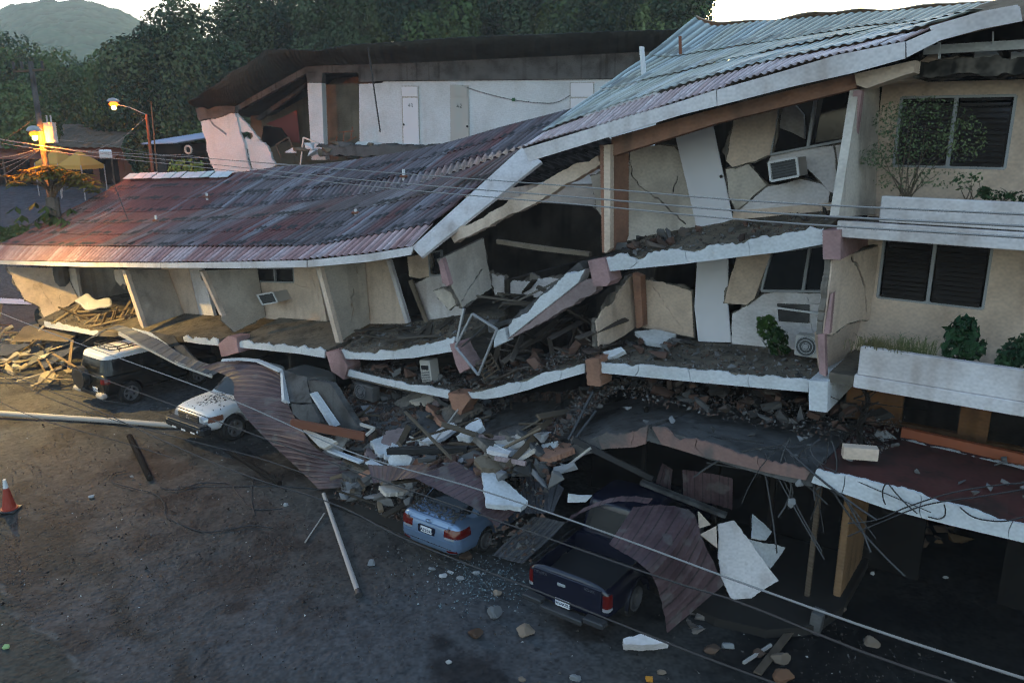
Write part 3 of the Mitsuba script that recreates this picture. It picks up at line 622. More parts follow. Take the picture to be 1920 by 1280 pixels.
def plan_slab(k, pts, th, m, seed):               # pts rows of (s, q, z)
    S = patch([[W(*c) for c in r] for r in pts], 40, 16); S = S + Z * (.12 * (meshkit.fbm(S * 1.3, 3, seed) - .5))[:, :, None]
    return add(P(k), shell(S, th), m)
plan_slab('canopy_slab', [[(-13.6, -1.3, .7), (-11, -1.3, .9), (-9, -1.4, 1.3), (-7, -1.4, 1.9)], [(-13.6, .3, 1.5), (-11, .3, 1.6), (-9, .3, 1.7), (-7, .3, 2.2)], [(-13.6, 2, 2.0), (-11, 2, 1.9), (-9, 2, 2.0), (-7, 2, 2.5)]], .22, 'concrete', 3)
# --- ground floor under the canopy: back wall, posts, raised platform
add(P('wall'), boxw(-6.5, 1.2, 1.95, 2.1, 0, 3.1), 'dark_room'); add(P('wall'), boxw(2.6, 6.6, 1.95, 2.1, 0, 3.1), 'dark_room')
add(P('side_wall'), boxw(-.02, .12, .1, 1.9, .0, 2.95, .02), 'ochre')
for s, q in ((-.42, -.2), (-2.6, .4), (-1.5, .6), (-4.4, .6)): add(P('post'), bar(W(s, q, 0), W(s + .02, q, 3.0), .09, .09), 'wood' if s > -.5 else 'near_black')  # inner posts near-black: shade under the canopy put into their colour
pl = [W(*c, .18) for c in ((-3.0, -1.6), (-1.6, -1.95), (-.7, -1.75), (.0, -1.1), (.25, -.2), (.25, 1.9), (-3.0, 1.9))]
add(P('platform'), hexa(pl, [p - Z * .25 for p in pl]), 'soil')
# --- enclosing walls at the back and the far side, keeping the rooms dark
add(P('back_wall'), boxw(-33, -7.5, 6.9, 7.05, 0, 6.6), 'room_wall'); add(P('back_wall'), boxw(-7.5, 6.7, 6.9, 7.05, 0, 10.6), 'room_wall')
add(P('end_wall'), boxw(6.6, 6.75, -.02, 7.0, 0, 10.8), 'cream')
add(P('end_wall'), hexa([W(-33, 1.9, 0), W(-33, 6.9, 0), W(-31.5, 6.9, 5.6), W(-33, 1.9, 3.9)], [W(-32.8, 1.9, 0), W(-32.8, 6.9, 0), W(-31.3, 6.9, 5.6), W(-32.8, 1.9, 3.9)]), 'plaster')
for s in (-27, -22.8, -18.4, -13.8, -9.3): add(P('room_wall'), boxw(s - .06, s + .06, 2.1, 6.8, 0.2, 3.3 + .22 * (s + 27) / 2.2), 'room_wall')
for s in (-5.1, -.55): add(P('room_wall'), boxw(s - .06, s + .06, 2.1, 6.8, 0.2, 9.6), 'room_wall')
# ------------------------------------------------------------------ rear building
mat('old_soffit', dif(plaster((.056, .064, .058), (.034, .038, .034), .6)))
RO = C0 + ray(900, 220) * 36.; RE = np.array([.955, -.297, 0]); RE /= np.linalg.norm(RE); RN = np.array([-RE[1], RE[0], 0])
def R(x, y, b=0.): return on((RO + RN * b, RN), x, y)
rear = thing('rear_building', 'pale two storey building with a broken end behind the sagging red roof', 'building')
def rp(k, pts, m, b=0., th=.15, **kw):
    kw['cracks'] = [[R(x, y, b) for x, y in c] for c in kw.get('cracks', ())]
    return add(f'{rear}__{k}', board([R(x, y, b) for x, y in pts], th, **kw), m)
rp('wall', [(673, 158), (717, 156), (718, 153), (1140, 149), (1330, 147), (1330, 345), (675, 345)], 'chalk')
rp('wall', [(604, 159), (672, 156), (676, 300), (607, 300)], 'brown_wall', b=1.1)
note(rp('wall', [(376, 228), (438, 211), (446, 232), (455, 262), (470, 322), (476, 345), (412, 350), (394, 305)], 'chalk', b=-.3, amp=.03, step=.3, seed=2, cracks=[[(392, 224), (408, 240), (424, 252)]], cw=.08), 'leaning broken end wall')
rp('wall', [(456, 265), (475, 255), (484, 262), (496, 268), (508, 288), (517, 309), (500, 330), (480, 330), (466, 290)], 'chalk', b=-.15, amp=.03, step=.3, seed=3)
rp('wall', [(443, 212), (473, 245), (486, 260), (481, 265), (471, 249), (447, 248)], 'chalk', b=-.2, amp=.02, step=.3, seed=4)
rp('pillar', [(576, 156), (603, 156), (607, 272), (611, 300), (584, 300)], 'chalk', b=-.1, th=.4)
rp('pillar_head', [(574, 138), (604, 136), (603, 155.5), (576, 155.5)], 'concrete', b=-.1, th=.4)
rp('beam', [(440, 199), (573, 125), (612, 123), (750, 119), (1220, 97), (1330, 92), (1330, 146), (1140, 148), (717, 152), (673, 155), (672, 136), (576, 137), (441, 210)], 'concrete', b=-.12, th=.3)
rp('beam', [(367, 204), (440, 199), (441, 210), (427, 215), (373, 227)], 'concrete', b=-.35, th=.3, amp=.03, seed=6)
rp('beam', [(478, 222), (573, 155), (574, 162), (486, 226)], 'concrete', b=1.4, th=.2)
rp('back_wall', [(470, 190), (700, 100), (700, 345), (470, 345)], 'brown_wall', b=3.2)
note(rp('curtain', [(498, 233), (525, 222), (556, 207), (562, 268), (544, 266), (527, 241)], 'red_curtain', b=2.2, th=.04), 'faded red curtain in the broken room')
rp('fallen_panel', [(494, 236), (527, 240), (543, 262), (503, 278), (490, 262)], 'dark_room', b=1.2, th=.06)
eave = [(367, 187), (381, 176), (402, 161), (433, 138), (456, 125), (486, 107), (502, 93), (558, 94), (598, 96), (642, 87), (750, 79), (870, 71), (1000, 66), (1110, 62), (1225, 58), (1330, 54)]
under = [(371, 203), (395, 202), (420, 200), (440, 199), (470, 183), (510, 160), (540, 143), (573, 125), (612, 123), (660, 121), (750, 119), (870, 113), (1000, 107), (1110, 102), (1225, 97), (1330, 92)]
ea = np.array([R(x, y, -1.9) for x, y in eave]); un = np.array([R(x, y, -.1) for x, y in under]); bk = un + RN * 7.0 - Z * .6
S = patch([ea, un, bk], 16 * 18, 13); rng = np.random.default_rng(4)
ph = np.arange(S.shape[1]) * .9; S += Z * (.016 * np.cos(ph * 2.2))[None, :, None]; S[0] += Z * (rng.normal(size=S.shape[1]) * .012)[:, None] - RN * np.interp(np.arange(S.shape[1]), np.arange(0, S.shape[1] + 9, 9), rng.uniform(0, .14, len(np.arange(0, S.shape[1] + 9, 9))))[:, None]
add(f'{rear}__roof', shell(S, .03), 'old_soffit')
def rdoor(leaf, tr, num, m='door_white', kn=None):
    rp('door_frame', [(leaf[0][0] - 2, tr[0][1] - 2), (leaf[1][0] + 2, tr[1][1] - 2), (leaf[2][0] + 2, leaf[2][1] + 4), (leaf[3][0] - 2, leaf[3][1] + 4)], 'ac_case', b=-.03, th=.028)
    d = rp('door', leaf, m, b=-.07, th=.035); rp('transom', tr, m, b=-.07, th=.035)
    c = R((leaf[0][0] + leaf[1][0]) / 2, leaf[0][1] + 13, -.08)
    if num:
        t = meshkit.text_mesh(num, .16, .004); t.vertices -= t.vertices.mean(0); add(d + '__number', place(t, c, RE, Z, -RN), 'cable')
    if kn:
        m_ = trimesh.creation.icosphere(1, .05); m_.apply_translation(R(*kn, -.12)); add(d + '__knob', m_, 'black_plastic')
rdoor([(755, 184), (783, 184), (786, 286), (757, 286)], [(753, 163), (782, 163), (783, 181), (754, 181)], '41', kn=(757, 234))
rdoor([(846, 185), (877, 185), (879, 286), (847, 286)], [(845, 161), (875, 162), (876, 182), (846, 182)], '42', m='ac_case', kn=(876, 237))
rdoor([(1070, 185), (1112, 185), (1113, 290), (1070, 290)], [(1070, 156), (1112, 156), (1112, 182), (1070, 182)], '')
rp('floor_slab', [(604, 272), (1330, 282), (1330, 300), (604, 292)], 'concrete', b=-1.4, th=4.5, amp=.03, seed=9)
rp('junction_box', [(960, 184), (965, 184), (965, 190), (960, 190)], 'green_box', b=-.08, th=.07)
add(f'{rear}__wire', tube(spline([R(x, y, -.06) for x, y in ((866, 161), (920, 178), (960, 187), (1010, 193), (1032, 194), (1070, 178))], 20), .012, 5), 'cable')
add(f'{rear}__lower_wall', hexa([R(420, 300, .2) * [1, 1, 0], R(1330, 300, .2) * [1, 1, 0], R(1330, 285, .2), R(420, 330, .2)], [R(420, 300, 7) * [1, 1, 0], R(1330, 300, 7) * [1, 1, 0], R(1330, 285, 7), R(420, 330, 7)]), 'plaster')
add(f'{rear}__far_wall', hexa([R(1330, 345, 0), R(1330, 345, 7), R(1330, 90, 7), R(1330, 90, 0)], [R(1330, 345, 0) - RE * .2, R(1330, 345, 7) - RE * .2, R(1330, 90, 7) - RE * .2, R(1330, 90, 0) - RE * .2]), 'plaster')
one('hanging_pipe', tube([R(690, 90, -1.8), R(699, 150, -1.7), R(713, 248, -1.6)], .035, 6), 'dark_metal', 'thin dark pole hanging from the rear roof across the pale wall', 'pole')
def framebits(key, runs, w, m, label, cat_): 
    return one(key, cat([bar(a, b, w) for a, b in runs]), m, label, cat_)
framebits('broken_window_frame', [(R(569, 258, -.9), R(598, 269, -.9)), (R(569, 258, -.9), R(563, 316, -.9))], .07, 'alu', 'bent pale window frame standing in the rear rubble', 'window frame')
framebits('broken_chair_frame', [(R(517, 272, -.5), R(541, 257, -.5)), (R(541, 257, -.5), R(556, 293, -.5)), (R(517, 272, -.5), R(528, 296, -.5))], .06, 'wood', 'small broken frame in front of the red curtain', 'frame')
framebits('twisted_rods', [(R(637, 248, -.6), R(664, 246, -.6)), (R(645, 247, -.6), R(643, 276, -.6)), (R(661, 238, -.6), R(658, 260, -.6)), (R(632, 256, -.6), R(630, 272, -.6)), (R(610, 285, -.6), R(668, 257, -.6))], .04, 'rusty', 'rusty rods and a stick in front of the recessed rear wall', 'rods')
rr = np.random.default_rng(21)
for i in range(26):
    x = rr.uniform(520, 740); y = 275 + rr.uniform(-4, 18) + max(0, (600 - x)) * .12
    m = chunk(rr, rr.uniform(.15, .55, 3) * [1.6, 1, .6]); m.apply_translation(R(x, y, rr.uniform(-1.3, -.6)))
    one('rear_rubble', m, ('concrete', 'chalk', 'brown_wall')[i % 3], 'lump of concrete on the broken floor edge of the rear building', 'rubble', 'rubble on the rear floor edge')

# ------------------------------------------------------------------ hill, trees
def hill():
    pxs = np.linspace(-1500, 1700, 640); prof_x = [-1500, -900, -500, -200, 0, 40, 80, 115, 150, 185, 215, 250, 300, 380, 500, 700, 1000, 1500]; prof_y = [190, 120, 60, 50, 36, 20, 8, 3, 5, 4, 13, 22, 52, 85, 110, 130, 140, 150]
    top = np.interp(pxs, prof_x, prof_y); rows = []; D0, D1 = 330., 760.
    for k, t in enumerate(np.linspace(0, 1, 90)):
        dist = D0 + (D1 - D0) * t; h = t ** .9 if t < 1 else 1
        r_ = np.array([ray(x, 235.) for x in pxs]); r_ /= r_[:, 1:2]
        xy = C0[:2] + r_[:, :2] * dist
        zt = np.array([9 + D1 * (ray(x, y)[2] / ray(x, y)[1]) for x, y in zip(pxs, top)])
        z = 4 + (zt - 4) * h
        rows.append(np.column_stack([xy, z]))
    rows.append(rows[-1] + [0, 120, -60])
    S = np.array(rows); b = meshkit.fbm(S * .09, 3, 7) - .5; c = np.abs(meshkit.noise(S * .16, 3) - .5)
    S[:, :, 2] += 7.5 * b + 4 * (.5 - c)
    col = np.stack([.040 + .03 * (b + .3), .085 + .05 * (b + .3), .048 + .022 * (b + .3)], -1) * (.55 + 1.3 * (.5 - c))[..., None]
    nv, nu = S.shape[:2]; i, j = np.meshgrid(np.arange(nv - 1), np.arange(nu - 1), indexing='ij'); a = (i * nu + j).ravel()
    m = trimesh.Trimesh(S.reshape(-1, 3), np.vstack([np.stack([a, a + 1, a + nu + 1], 1), np.stack([a, a + nu + 1, a + nu], 1)]), process=False)
    setting('hills', m, 'leaf', smooth=True, color=np.clip(col.reshape(-1, 3), .01, .2), label='wooded hill beyond the trees')
hill()
def leaves(cs, rs, n, size, seed, cols, droop=.0):
    """n leaf quads spread through clumps (centres cs, radii rs x 3); colours vary by clump and leaf"""
    r = np.random.default_rng(seed); cs, rs = np.array(cs), np.array(rs)
    w = rs.prod(1) ** .67; k = r.choice(len(cs), n, p=w / w.sum())
    d = r.normal(size=(n, 3)); d /= np.linalg.norm(d, axis=1, keepdims=True); rad = r.uniform(.35, 1.06, (n, 1)) ** .5
    c = cs[k] + d * rs[k] * rad
    nn = d + r.normal(size=(n, 3)) * .7 + [0, 0, .35]; nn /= np.linalg.norm(nn, axis=1, keepdims=True)
    u = np.cross(nn, r.normal(size=(n, 3))); u /= np.linalg.norm(u, axis=1, keepdims=True); v = np.cross(nn, u)
    s = size * r.uniform(.55, 1.35, (n, 1)); v[:, 2:] -= droop
    V = np.stack([c - u * s * .5, c + v * s * .32 + nn * s * .06, c + u * s * .6, c - v * s * .32 + nn * s * .06], 1).reshape(-1, 3)
    f = np.arange(n)[:, None] * 4; F_ = np.vstack([f + [0, 1, 2], f + [0, 2, 3]])
    cc = np.array(cols)[r.integers(len(cols), size=len(cs))][k] * r.uniform(.75, 1.28, (n, 1))
    return trimesh.Trimesh(V, F_, process=False), np.repeat(np.clip(cc, 0, 1), 4, 0)
def clumps(c, r3, n, seed, rr_=(.28, .5)):
    r = np.random.default_rng(seed); d = r.normal(size=(n, 3)); d /= np.linalg.norm(d, axis=1, keepdims=True)
    rad = r.uniform(.25, .85, (n, 1)); k = r.uniform(*rr_, (n, 1))
    return c + d * rad * np.array(r3), k * np.array(r3) * r.uniform(.8, 1.2, (n, 3))
GREENS = [(.044, .072, .044), (.064, .098, .052), (.034, .058, .038), (.078, .108, .056)]
LIGHTG = [(.09, .13, .05), (.11, .15, .06), (.07, .11, .045)]
def tree(key, label, pxl, dist, nl, size, seed, cols, group, nc=34, rr_=(.28, .5)):
    """pxl: crown box in the photograph x0, y0, x1, y1 at that distance"""
    x0, y0, x1, y1 = pxl; c = ray((x0 + x1) / 2, (y0 + y1) / 2); c = C0 + c * dist / np.linalg.norm(c[:2])
    k = dist / FOC; r3 = np.array([(x1 - x0) / 2 * k, (x1 - x0) / 2.6 * k, (y1 - y0) / 2 * k * 1.02])
    t = thing(key, label, 'tree', group)
    cs, rs = clumps(c, r3, nc, seed, rr_); m, col = leaves(cs, rs, nl, size, seed, cols)
    add(t + '__crown', m, 'leaf', color=col)
    b = np.array([c[0], c[1], terrain_z(c[0], c[1]) - .3]); r = np.random.default_rng(seed + 5)
    h = c[2] - b[2]; R0 = .05 * h / 2 + .1
    ms = [tube([b, b + [.1 * r.normal(), .1 * r.normal(), h * .5], c + Z * r3[2] * .4], [R0 * 1.3, R0, R0 * .3], 8)]
    for i in range(6):
        p = cs[r.integers(len(cs))]; a = b + (c - b) * r.uniform(.45, .9); ms.append(tube([a, (a + p) / 2 + Z * .3, p], [R0 * .5, R0 * .3, R0 * .1], 6))
    add(t + '__trunk', cat(ms), 'wood')
TB = 'tall trees behind the rear building'
for i, (b, d, n, g, lab_) in enumerate([
    ((205, 15, 430, 250), 72, 15000, GREENS, 'broad dark tree left of the rear roof, its top against the sky'),
    ((390, -30, 600, 170), 78, 9000, GREENS, 'dark tree with bright sky gaps through its crown above the broken roof end'),
    ((555, -60, 760, 170), 70, 12000, GREENS, None), ((700, -70, 890, 160), 66, 12000, GREENS + LIGHTG, None),
    ((840, -60, 1040, 150), 70, 12000, GREENS, None), ((990, -60, 1190, 140), 68, 12000, GREENS + LIGHTG, None),
    ((1120, -40, 1300, 140), 72, 10000, GREENS, None),
    ((1205, -35, 1365, 120), 64, 8000, LIGHTG + GREENS, 'lighter green tree at the right end of the tree row beside the upper roof'),
    ((470, 10, 700, 200), 88, 9000, GREENS, None), ((760, -60, 1000, 160), 86, 9000, GREENS, None), ((1000, -50, 1260, 150), 88, 9000, GREENS, None)]):
    lab_ = lab_ or {2: 'dense tree above the red curtain room of the rear building', 3: 'dense tree above the first door of the rear building', 4: 'dense tree above the second door of the rear building', 5: 'dense tree with lighter clumps above the third door of the rear building', 6: 'dense tree just left of the lighter tree at the end of the row', 8: 'farther tree filling the gap above the broken rear roof edge', 9: 'farther tree between the crowns above the two rear doors', 10: 'farther tree between the crowns at the right of the rear roof'}[i]
    tree('tree', lab_, b, d, int(n * 2.4), .34 if d < 80 else .42, 40 + i, g, TB)
ML = 'green trees below the hill on the left'
for i, (b, d, n) in enumerate([((-60, 95, 110, 260), 100, 8000), ((70, 110, 220, 260), 92, 8000), ((160, 130, 290, 280), 84, 7000), ((-40, 160, 90, 270), 82, 6000), ((240, 180, 400, 300), 86, 7000)]):
    tree('tree', ('bushy green tree at the left frame edge below the hill', 'bushy green tree under the middle of the hill', 'bushy green tree between the hill and the broad dark tree', 'lower green tree behind the utility pole top', 'low green tree left of the broken rear roof end')[i], b, d, int(n * 2.5), .34, 70 + i, LIGHTG + GREENS[:2], ML, rr_=(.3, .5))
for i, (b, d, n, l) in enumerate([((20, 195, 110, 285), 74, 2600, 'pale leafy shrub behind the wooden utility pole'), ((300, 205, 345, 250), 70, 1200, 'yellow green shrub above the blue shack roof'), ((335, 210, 385, 260), 70, 1300, 'yellow green shrub beside the broken end of the rear building'), ((232, 235, 275, 330), 64, 1600, 'dark creeper clad bush between the shop and the blue roofed shack')]):
    x0, y0, x1, y1 = b; c = ray((x0 + x1) / 2, (y0 + y1) / 2); c = C0 + c * d / np.linalg.norm(c[:2]); k = d / FOC
    cs, rs = clumps(c, np.array([(x1 - x0) / 2, (x1 - x0) / 2, (y1 - y0) / 2]) * k, 14, 90 + i, (.35, .55)); m, col = leaves(cs, rs, n, .4, 90 + i, LIGHTG if i != 3 else GREENS)
    one('shrub', m, 'leaf', l, 'shrub', color=col)
wr = np.random.default_rng(8); cs = []; rs = []
for i in range(190):
    x = wr.uniform(-1700, 2400); d = wr.uniform(105, 190); c = ray(x, 235); c = C0 + c * d / np.linalg.norm(c[:2]); h = wr.uniform(2.5, 5.5) if x < 300 else wr.uniform(5, 11)
    if 1330 < x < 2000: h *= .7
    c[2] = 4 + h * .8; cs.append(c); rs.append([h * .9, h * .9, h])
m, col = leaves(cs, rs, 52000, 1.1, 17, GREENS)
setting('far_wood', m, 'leaf', kind='stuff', color=col, label='dark wood closing the view behind the trees')

# ------------------------------------------------------------------ the street on the left
def T(x, y):                                          # spot on the terrain
    d = ray(x, y); t = 20.
    for _ in range(4000):
        p = C0 + d * t
        if p[2] <= terrain_z(p[0], p[1]): return p
        t *= 1.002
    return p
def Dst(x, y, d): r_ = ray(x, y); return C0 + r_ * d / np.linalg.norm(r_[:2])
rows_ = [[T(x, y) for x, y in r] for r in ([(-300, 352), (-100, 350), (0, 348), (70, 348), (150, 356), (230, 352), (330, 345)], [(-300, 392), (-100, 392), (0, 392), (60, 392), (130, 392), (210, 385), (330, 370)], [(-300, 440), (-100, 438), (0, 436), (60, 424), (120, 412), (210, 400), (330, 388)])]
S = patch(rows_, 40, 14); S[:, :, 2] = terrain_z(S[:, :, 0], S[:, :, 1]) + .06
def road_fn(p, n, uv): return mix((.075, .078, .09), (.10, .07, .06), smoothstep(.45, .7, fbm(p.x * .2, p.y * .2, 0., 3))) * (.8 + .4 * noise(p.x * 5, p.y * 5))
mat('road_mat', dif(mikit.proc(road_fn)))
setting('road', shell(S, .05), 'road_mat', label='grey street at the left edge')
gs = np.random.default_rng(2); pts = [T(gs.uniform(-10, 50), gs.uniform(432, 470)) for _ in range(500)]
cs = np.array(pts); m, col = leaves(cs, np.full((500, 3), .3), 7000, .22, 4, [(.05, .09, .03), (.04, .07, .02)])
setting('grass', m, 'leaf', kind='stuff', color=col, label='strip of grass beside the street')
def emitter(c): return {'emitter': {'type': 'area', 'radiance': rgb(*c)}}
def lamphead(key, at, towards, col, size=.13):
    """cobra head: hood above, bulb below, added bowl glowing like a halo"""
    at = np.array(at); h = trimesh.creation.icosphere(2, 1.); h.vertices *= [.36, .22, .22]; h = trimesh.intersections.slice_mesh_plane(h, [0, 0, 1], [0, 0, 0], cap=True)
    a = math.atan2(towards[1], towards[0]); h = turned(h, at + Z * (.04 + size * 1.0), yaw=a); add(key + '__hood', h, 'grey_metal')
    b = trimesh.creation.icosphere(2, size * .8); b.apply_translation(at - Z * size * 1.1); add(key + '__bulb', b, 'tyre_white', **emitter(col))
    b = trimesh.creation.icosphere(2, size * 1.5); b.vertices *= [1.15, 1.15, .62]; b.apply_translation(at + Z * size * .35); add(key + '__halo_bowl', b, 'orange_bit', **emitter((.42, .034, .002)))  # added glowing bowl imitates the orange halo around the lamp
# utility pole with transformer and lamp
pl = thing('utility_pole', 'tall concrete utility pole carrying a lit orange lamp at the far left', 'pole')
pb = Dst(80, 270, 41.); pb[2] = 0; top = pb + Z * 11.6
add(pl + '__shaft', tube([pb, pb + Z * 6, top], [.17, .145, .10], 10), 'concrete')
add(pl + '__cross_arm', bar(top - Z * .4 - RE * 1.0, top - Z * .35 + RE * .7, .09), 'wood')
for dx in (-.95, -.5, .6):
    i_ = trimesh.creation.cylinder(.06, .3, sections=8); i_.apply_translation(top - Z * .15 + RE * dx); add(pl + '__insulator', i_, 'dark_metal')
arm0 = pb + Z * 8.75; lp = Dst(65, 253, 40.4)
add(pl + '__lamp_arm', tube(spline([arm0, arm0 - RE * .2 + Z * .15, lp + Z * .1], 8), .025, 6), 'grey_metal')
lamphead(pl, lp, -RE, (270, 70, 4), .12)
tr = thing('pole_transformer', 'grey can transformer fixed to the utility pole beside the lit lamp', 'transformer')
tc = Dst(95, 249, 41.); c_ = trimesh.creation.cylinder(.24, .85, sections=20); c_.apply_translation(tc); add(tr + '__tank', c_, 'transformer')
for s_ in (.245, -.38, .40):
    rg = trimesh.creation.cylinder(.262, .05, sections=20); rg.apply_translation(tc + Z * s_); add(tr + '__rim', rg, 'transformer')
for dx in (-.1, .12):
    bu = trimesh.creation.cylinder(.035, .32, sections=8); bu.apply_translation(tc + Z * .57 + RE * dx); add(tr + '__bushing', bu, 'ac_case')
add(tr + '__bracket', bar(tc - RE * .2, tc - RE * .55, .08, .2), 'grey_metal')
# second street lamp
sl = thing('street_lamp', 'thin red lit pole with a bright orange lamp on a long wire arm', 'street lamp')
b2 = Dst(284, 300, 56.); b2[2] = terrain_z(*b2[:2]) - .1; t2 = Dst(275, 214, 56.); t2[:2] = b2[:2] + (t2[:2] - b2[:2]) * .25
add(sl + '__pole', tube([b2, t2], [.12, .085], 8), 'rusty')
l2 = Dst(213, 197, 55.6); add(sl + '__arm', tube([t2 - Z * .05, (t2 + l2) / 2 + Z * .12, l2 + Z * .08], .03, 6), 'grey_metal')
lamphead(sl, l2, l2 - t2, (60, 19, 1.5), .15)
rodb = Dst(292, 320, 58.); rodb[2] = terrain_z(*rodb[:2]); rodt = Dst(283, 190, 58.)
one('thin_post', tube([rodb, rodt], [.06, .04], 6), 'wood', 'thin leaning post just right of the red lit lamp pole', 'post')
# street lamp beside the yard, just out of view: the yellow light on the left bays and the dirt comes from it
yl = thing('yard_lamp', 'yellow street lamp lighting the left end of the yard', 'street lamp')
yh = W(-27., -4.2, 6.6); yb = yh * [1, 1, 0] + np.array([-1.6, -1.2, 0])
add(yl + '__pole', tube([yb, yb + Z * 6.7], [.13, .08], 8), 'grey_metal'); add(yl + '__arm', tube(spline([yb + Z * 6.5, (yb + yh) / 2 + Z * 3.6, yh + Z * .12], 8), .03, 6), 'grey_metal')
h = trimesh.creation.icosphere(2, 1.); h.vertices *= [.42, .24, .16]; h = trimesh.intersections.slice_mesh_plane(h, [0, 0, 1], [0, 0, 0], cap=True)
add(yl + '__hood', turned(h, yh + Z * .03, yaw=math.atan2(1.2, 1.6)), 'grey_metal')
dsk = trimesh.creation.cylinder(.17, .02, sections=20); dsk.apply_translation(yh); dsk.update_faces(dsk.face_normals[:, 2] < -.9)
add(yl + '__lamp_lens', dsk, 'tyre_white', **emitter(YARD_LAMP))
# tents
for i, (xc, d) in enumerate(((150, 66.), (108, 68.))):
    t = thing('canopy_tent', ('yellow peaked canopy tent nearest the street corner, on the right', 'yellow peaked canopy tent half hidden behind its neighbour')[i], 'tent')
    g = Dst(xc, 300, d); zg = terrain_z(*g[:2]); w = 1.05; ed = [g * [1, 1, 0] + RE * sx * w + RN * sy * w for sx, sy in ((-1, -1), (1, -1), (1, 1), (-1, 1))]
    apex = g * [1, 1, 0] + Z * (zg + 3.3); c4 = [e + Z * (zg + 2.3) for e in ed]
    rows_ = []
    for a, b in zip(c4, c4[1:] + c4[:1]):
        m_ = trimesh.Trimesh([a, b, apex, a - Z * .28, b - Z * .28], [[0, 1, 2], [0, 3, 4], [0, 4, 1]], process=False); add(t + '__roof_panel', m_, 'tent_yellow')
    for e in ed: add(t + '__leg', tube([e + Z * (zg - .1), e + Z * (zg + 2.3)], .035, 6), 'grey_metal')
# shop, shack
def house(key, label, A, Bp, depth, z0, h, roof_h, over, wall_m, roof_m, cat_='shop', front=()):
    k = thing(key, label, cat_); A, Bp = np.array(A), np.array(Bp); e = (Bp - A); L = np.linalg.norm(e); e /= L; n = np.array([-e[1], e[0], 0])
    for a, b in ((A, Bp), (Bp, Bp + n * depth), (Bp + n * depth, A + n * depth), (A + n * depth, A)):
        add(k + '__wall', bar((a + b) / 2 * [1, 1, 0] - (b - a) / 2 * [1, 1, 0] + Z * (z0 + h / 2), (a + b) / 2 * [1, 1, 0] + (b - a) / 2 * [1, 1, 0] + Z * (z0 + h / 2), .15, h), wall_m)
    A0 = A * [1, 1, 0]; a0 = A0 - e * over - n * over; S = patch([[a0 + Z * (z0 + h), a0 + e * (L + 2 * over) + Z * (z0 + h)], [a0 + n * (depth + 2 * over) + Z * (z0 + h + roof_h), a0 + e * (L + 2 * over) + n * (depth + 2 * over) + Z * (z0 + h + roof_h)]], 121, 3)
    S[:, :, 2] += .04 * np.cos(np.arange(121) * 1.2)[None, :]
    add(k + '__roof', shell(S, .05), roof_m)
    for u0, u1, v0, v1, m_ in front:
        kind = 'opening'; p = [A * [1, 1, 0] + e * L * u + Z * (z0 + h * v) - n * .1 for u, v in ((u0, v0), (u1, v0), (u1, v1), (u0, v1))]
        add(k + '__' + ('door' if v0 < .05 else 'window'), board(p, .04), m_)  # near-black boards stand for the dark inside open doors and windows
    return k, e, n
A, Bp = Dst(-60, 320, 80.), Dst(232, 318, 76.); z0 = 4.1
k, e, n = house('shop', 'low brick red shop with a dark roof and open front behind the tents', A, Bp, 9., z0, 3.2, 1.8, .8, 'rusty', 'brown_wall', front=((.45, .62, 0, .75, 'dark_room'), (.66, .8, .3, .7, 'dark_room'), (.84, .97, 0, .75, 'dark_room'), (.1, .4, 0, .75, 'dark_room')))
add(k + '__awning', shell(patch([[A * [1, 1, 0] - n * 2.2 + Z * (z0 + 2.35), Bp * [1, 1, 0] - n * 2.2 + Z * (z0 + 2.35)], [A * [1, 1, 0] + Z * (z0 + 2.9), Bp * [1, 1, 0] + Z * (z0 + 2.9)]], 30, 3), .06), 'rusty')
for u in (.3, .5, .75, .98): p = A * [1, 1, 0] + (Bp - A) * [u, u, 0] - n * 2.1; add(k + '__post', bar(p + Z * z0, p + Z * (z0 + 2.4), .1), 'wood')
house('shack', 'dark shack with a pale blue metal roof right of the lamp pole', Dst(285, 310, 64.), Dst(345, 310, 60.), 4.2, 3.9, 3.85, .75, .7, 'dark_room', 'blue_roof', 'shack', front=((.2, .5, 0, .8, 'black_plastic'),))
# lamp lit tree with radiating leaves in front of the pole
lt = thing('lamp_lit_tree', 'small bare trunked tree with leaves lit orange by the lamp', 'tree')
tb = Dst(95, 400, 39.2); tb[2] = 0; hd = Dst(95, 352, 39.2)
add(lt + '__trunk', tube(spline([tb, tb + Z * 3 + RE * .1, hd + [0, 0, -.4]], 8), np.linspace(.36, .26, 8), 10), 'concrete')
r = np.random.default_rng(33); br = []; V, f, cc = [], [], []
for i in range(74):
    x, y = r.uniform(22, 180), 0; t_ = (x - 98) / 80; y = 318 + 18 * t_ * t_ + (8 if t_ > .2 else 0) + r.uniform(-9, 16)
    p = Dst(x, y, 39.2 + r.uniform(-1.1, 1.1))
    if i % 4 == 0: br.append(tube(spline([hd - Z * r.uniform(0, 1.), (hd + p) / 2 + Z * .1, p], 6), np.linspace(.07, .018, 6), 5))
    for l in range(9):                               # leaflets spread from one stalk end like fingers
        a = l * 2 * math.pi / 9 + r.uniform(-.2, .2); L = r.uniform(.32, .52); dirv = np.array([math.cos(a), math.sin(a), r.uniform(-.45, .1)]); sd = np.cross(dirv, Z); sd /= np.linalg.norm(sd)
        b0 = len(V); V += [p, p + dirv * L * .55 + sd * .075, p + dirv * L - Z * .1 * L, p + dirv * L * .55 - sd * .075]; f += [[b0, b0 + 1, b0 + 2], [b0, b0 + 2, b0 + 3]]
        cc += [np.array([.17, .15, .04]) * r.uniform(.6, 1.2)] * 4  # leaf colour yellowed toward the orange lamp light
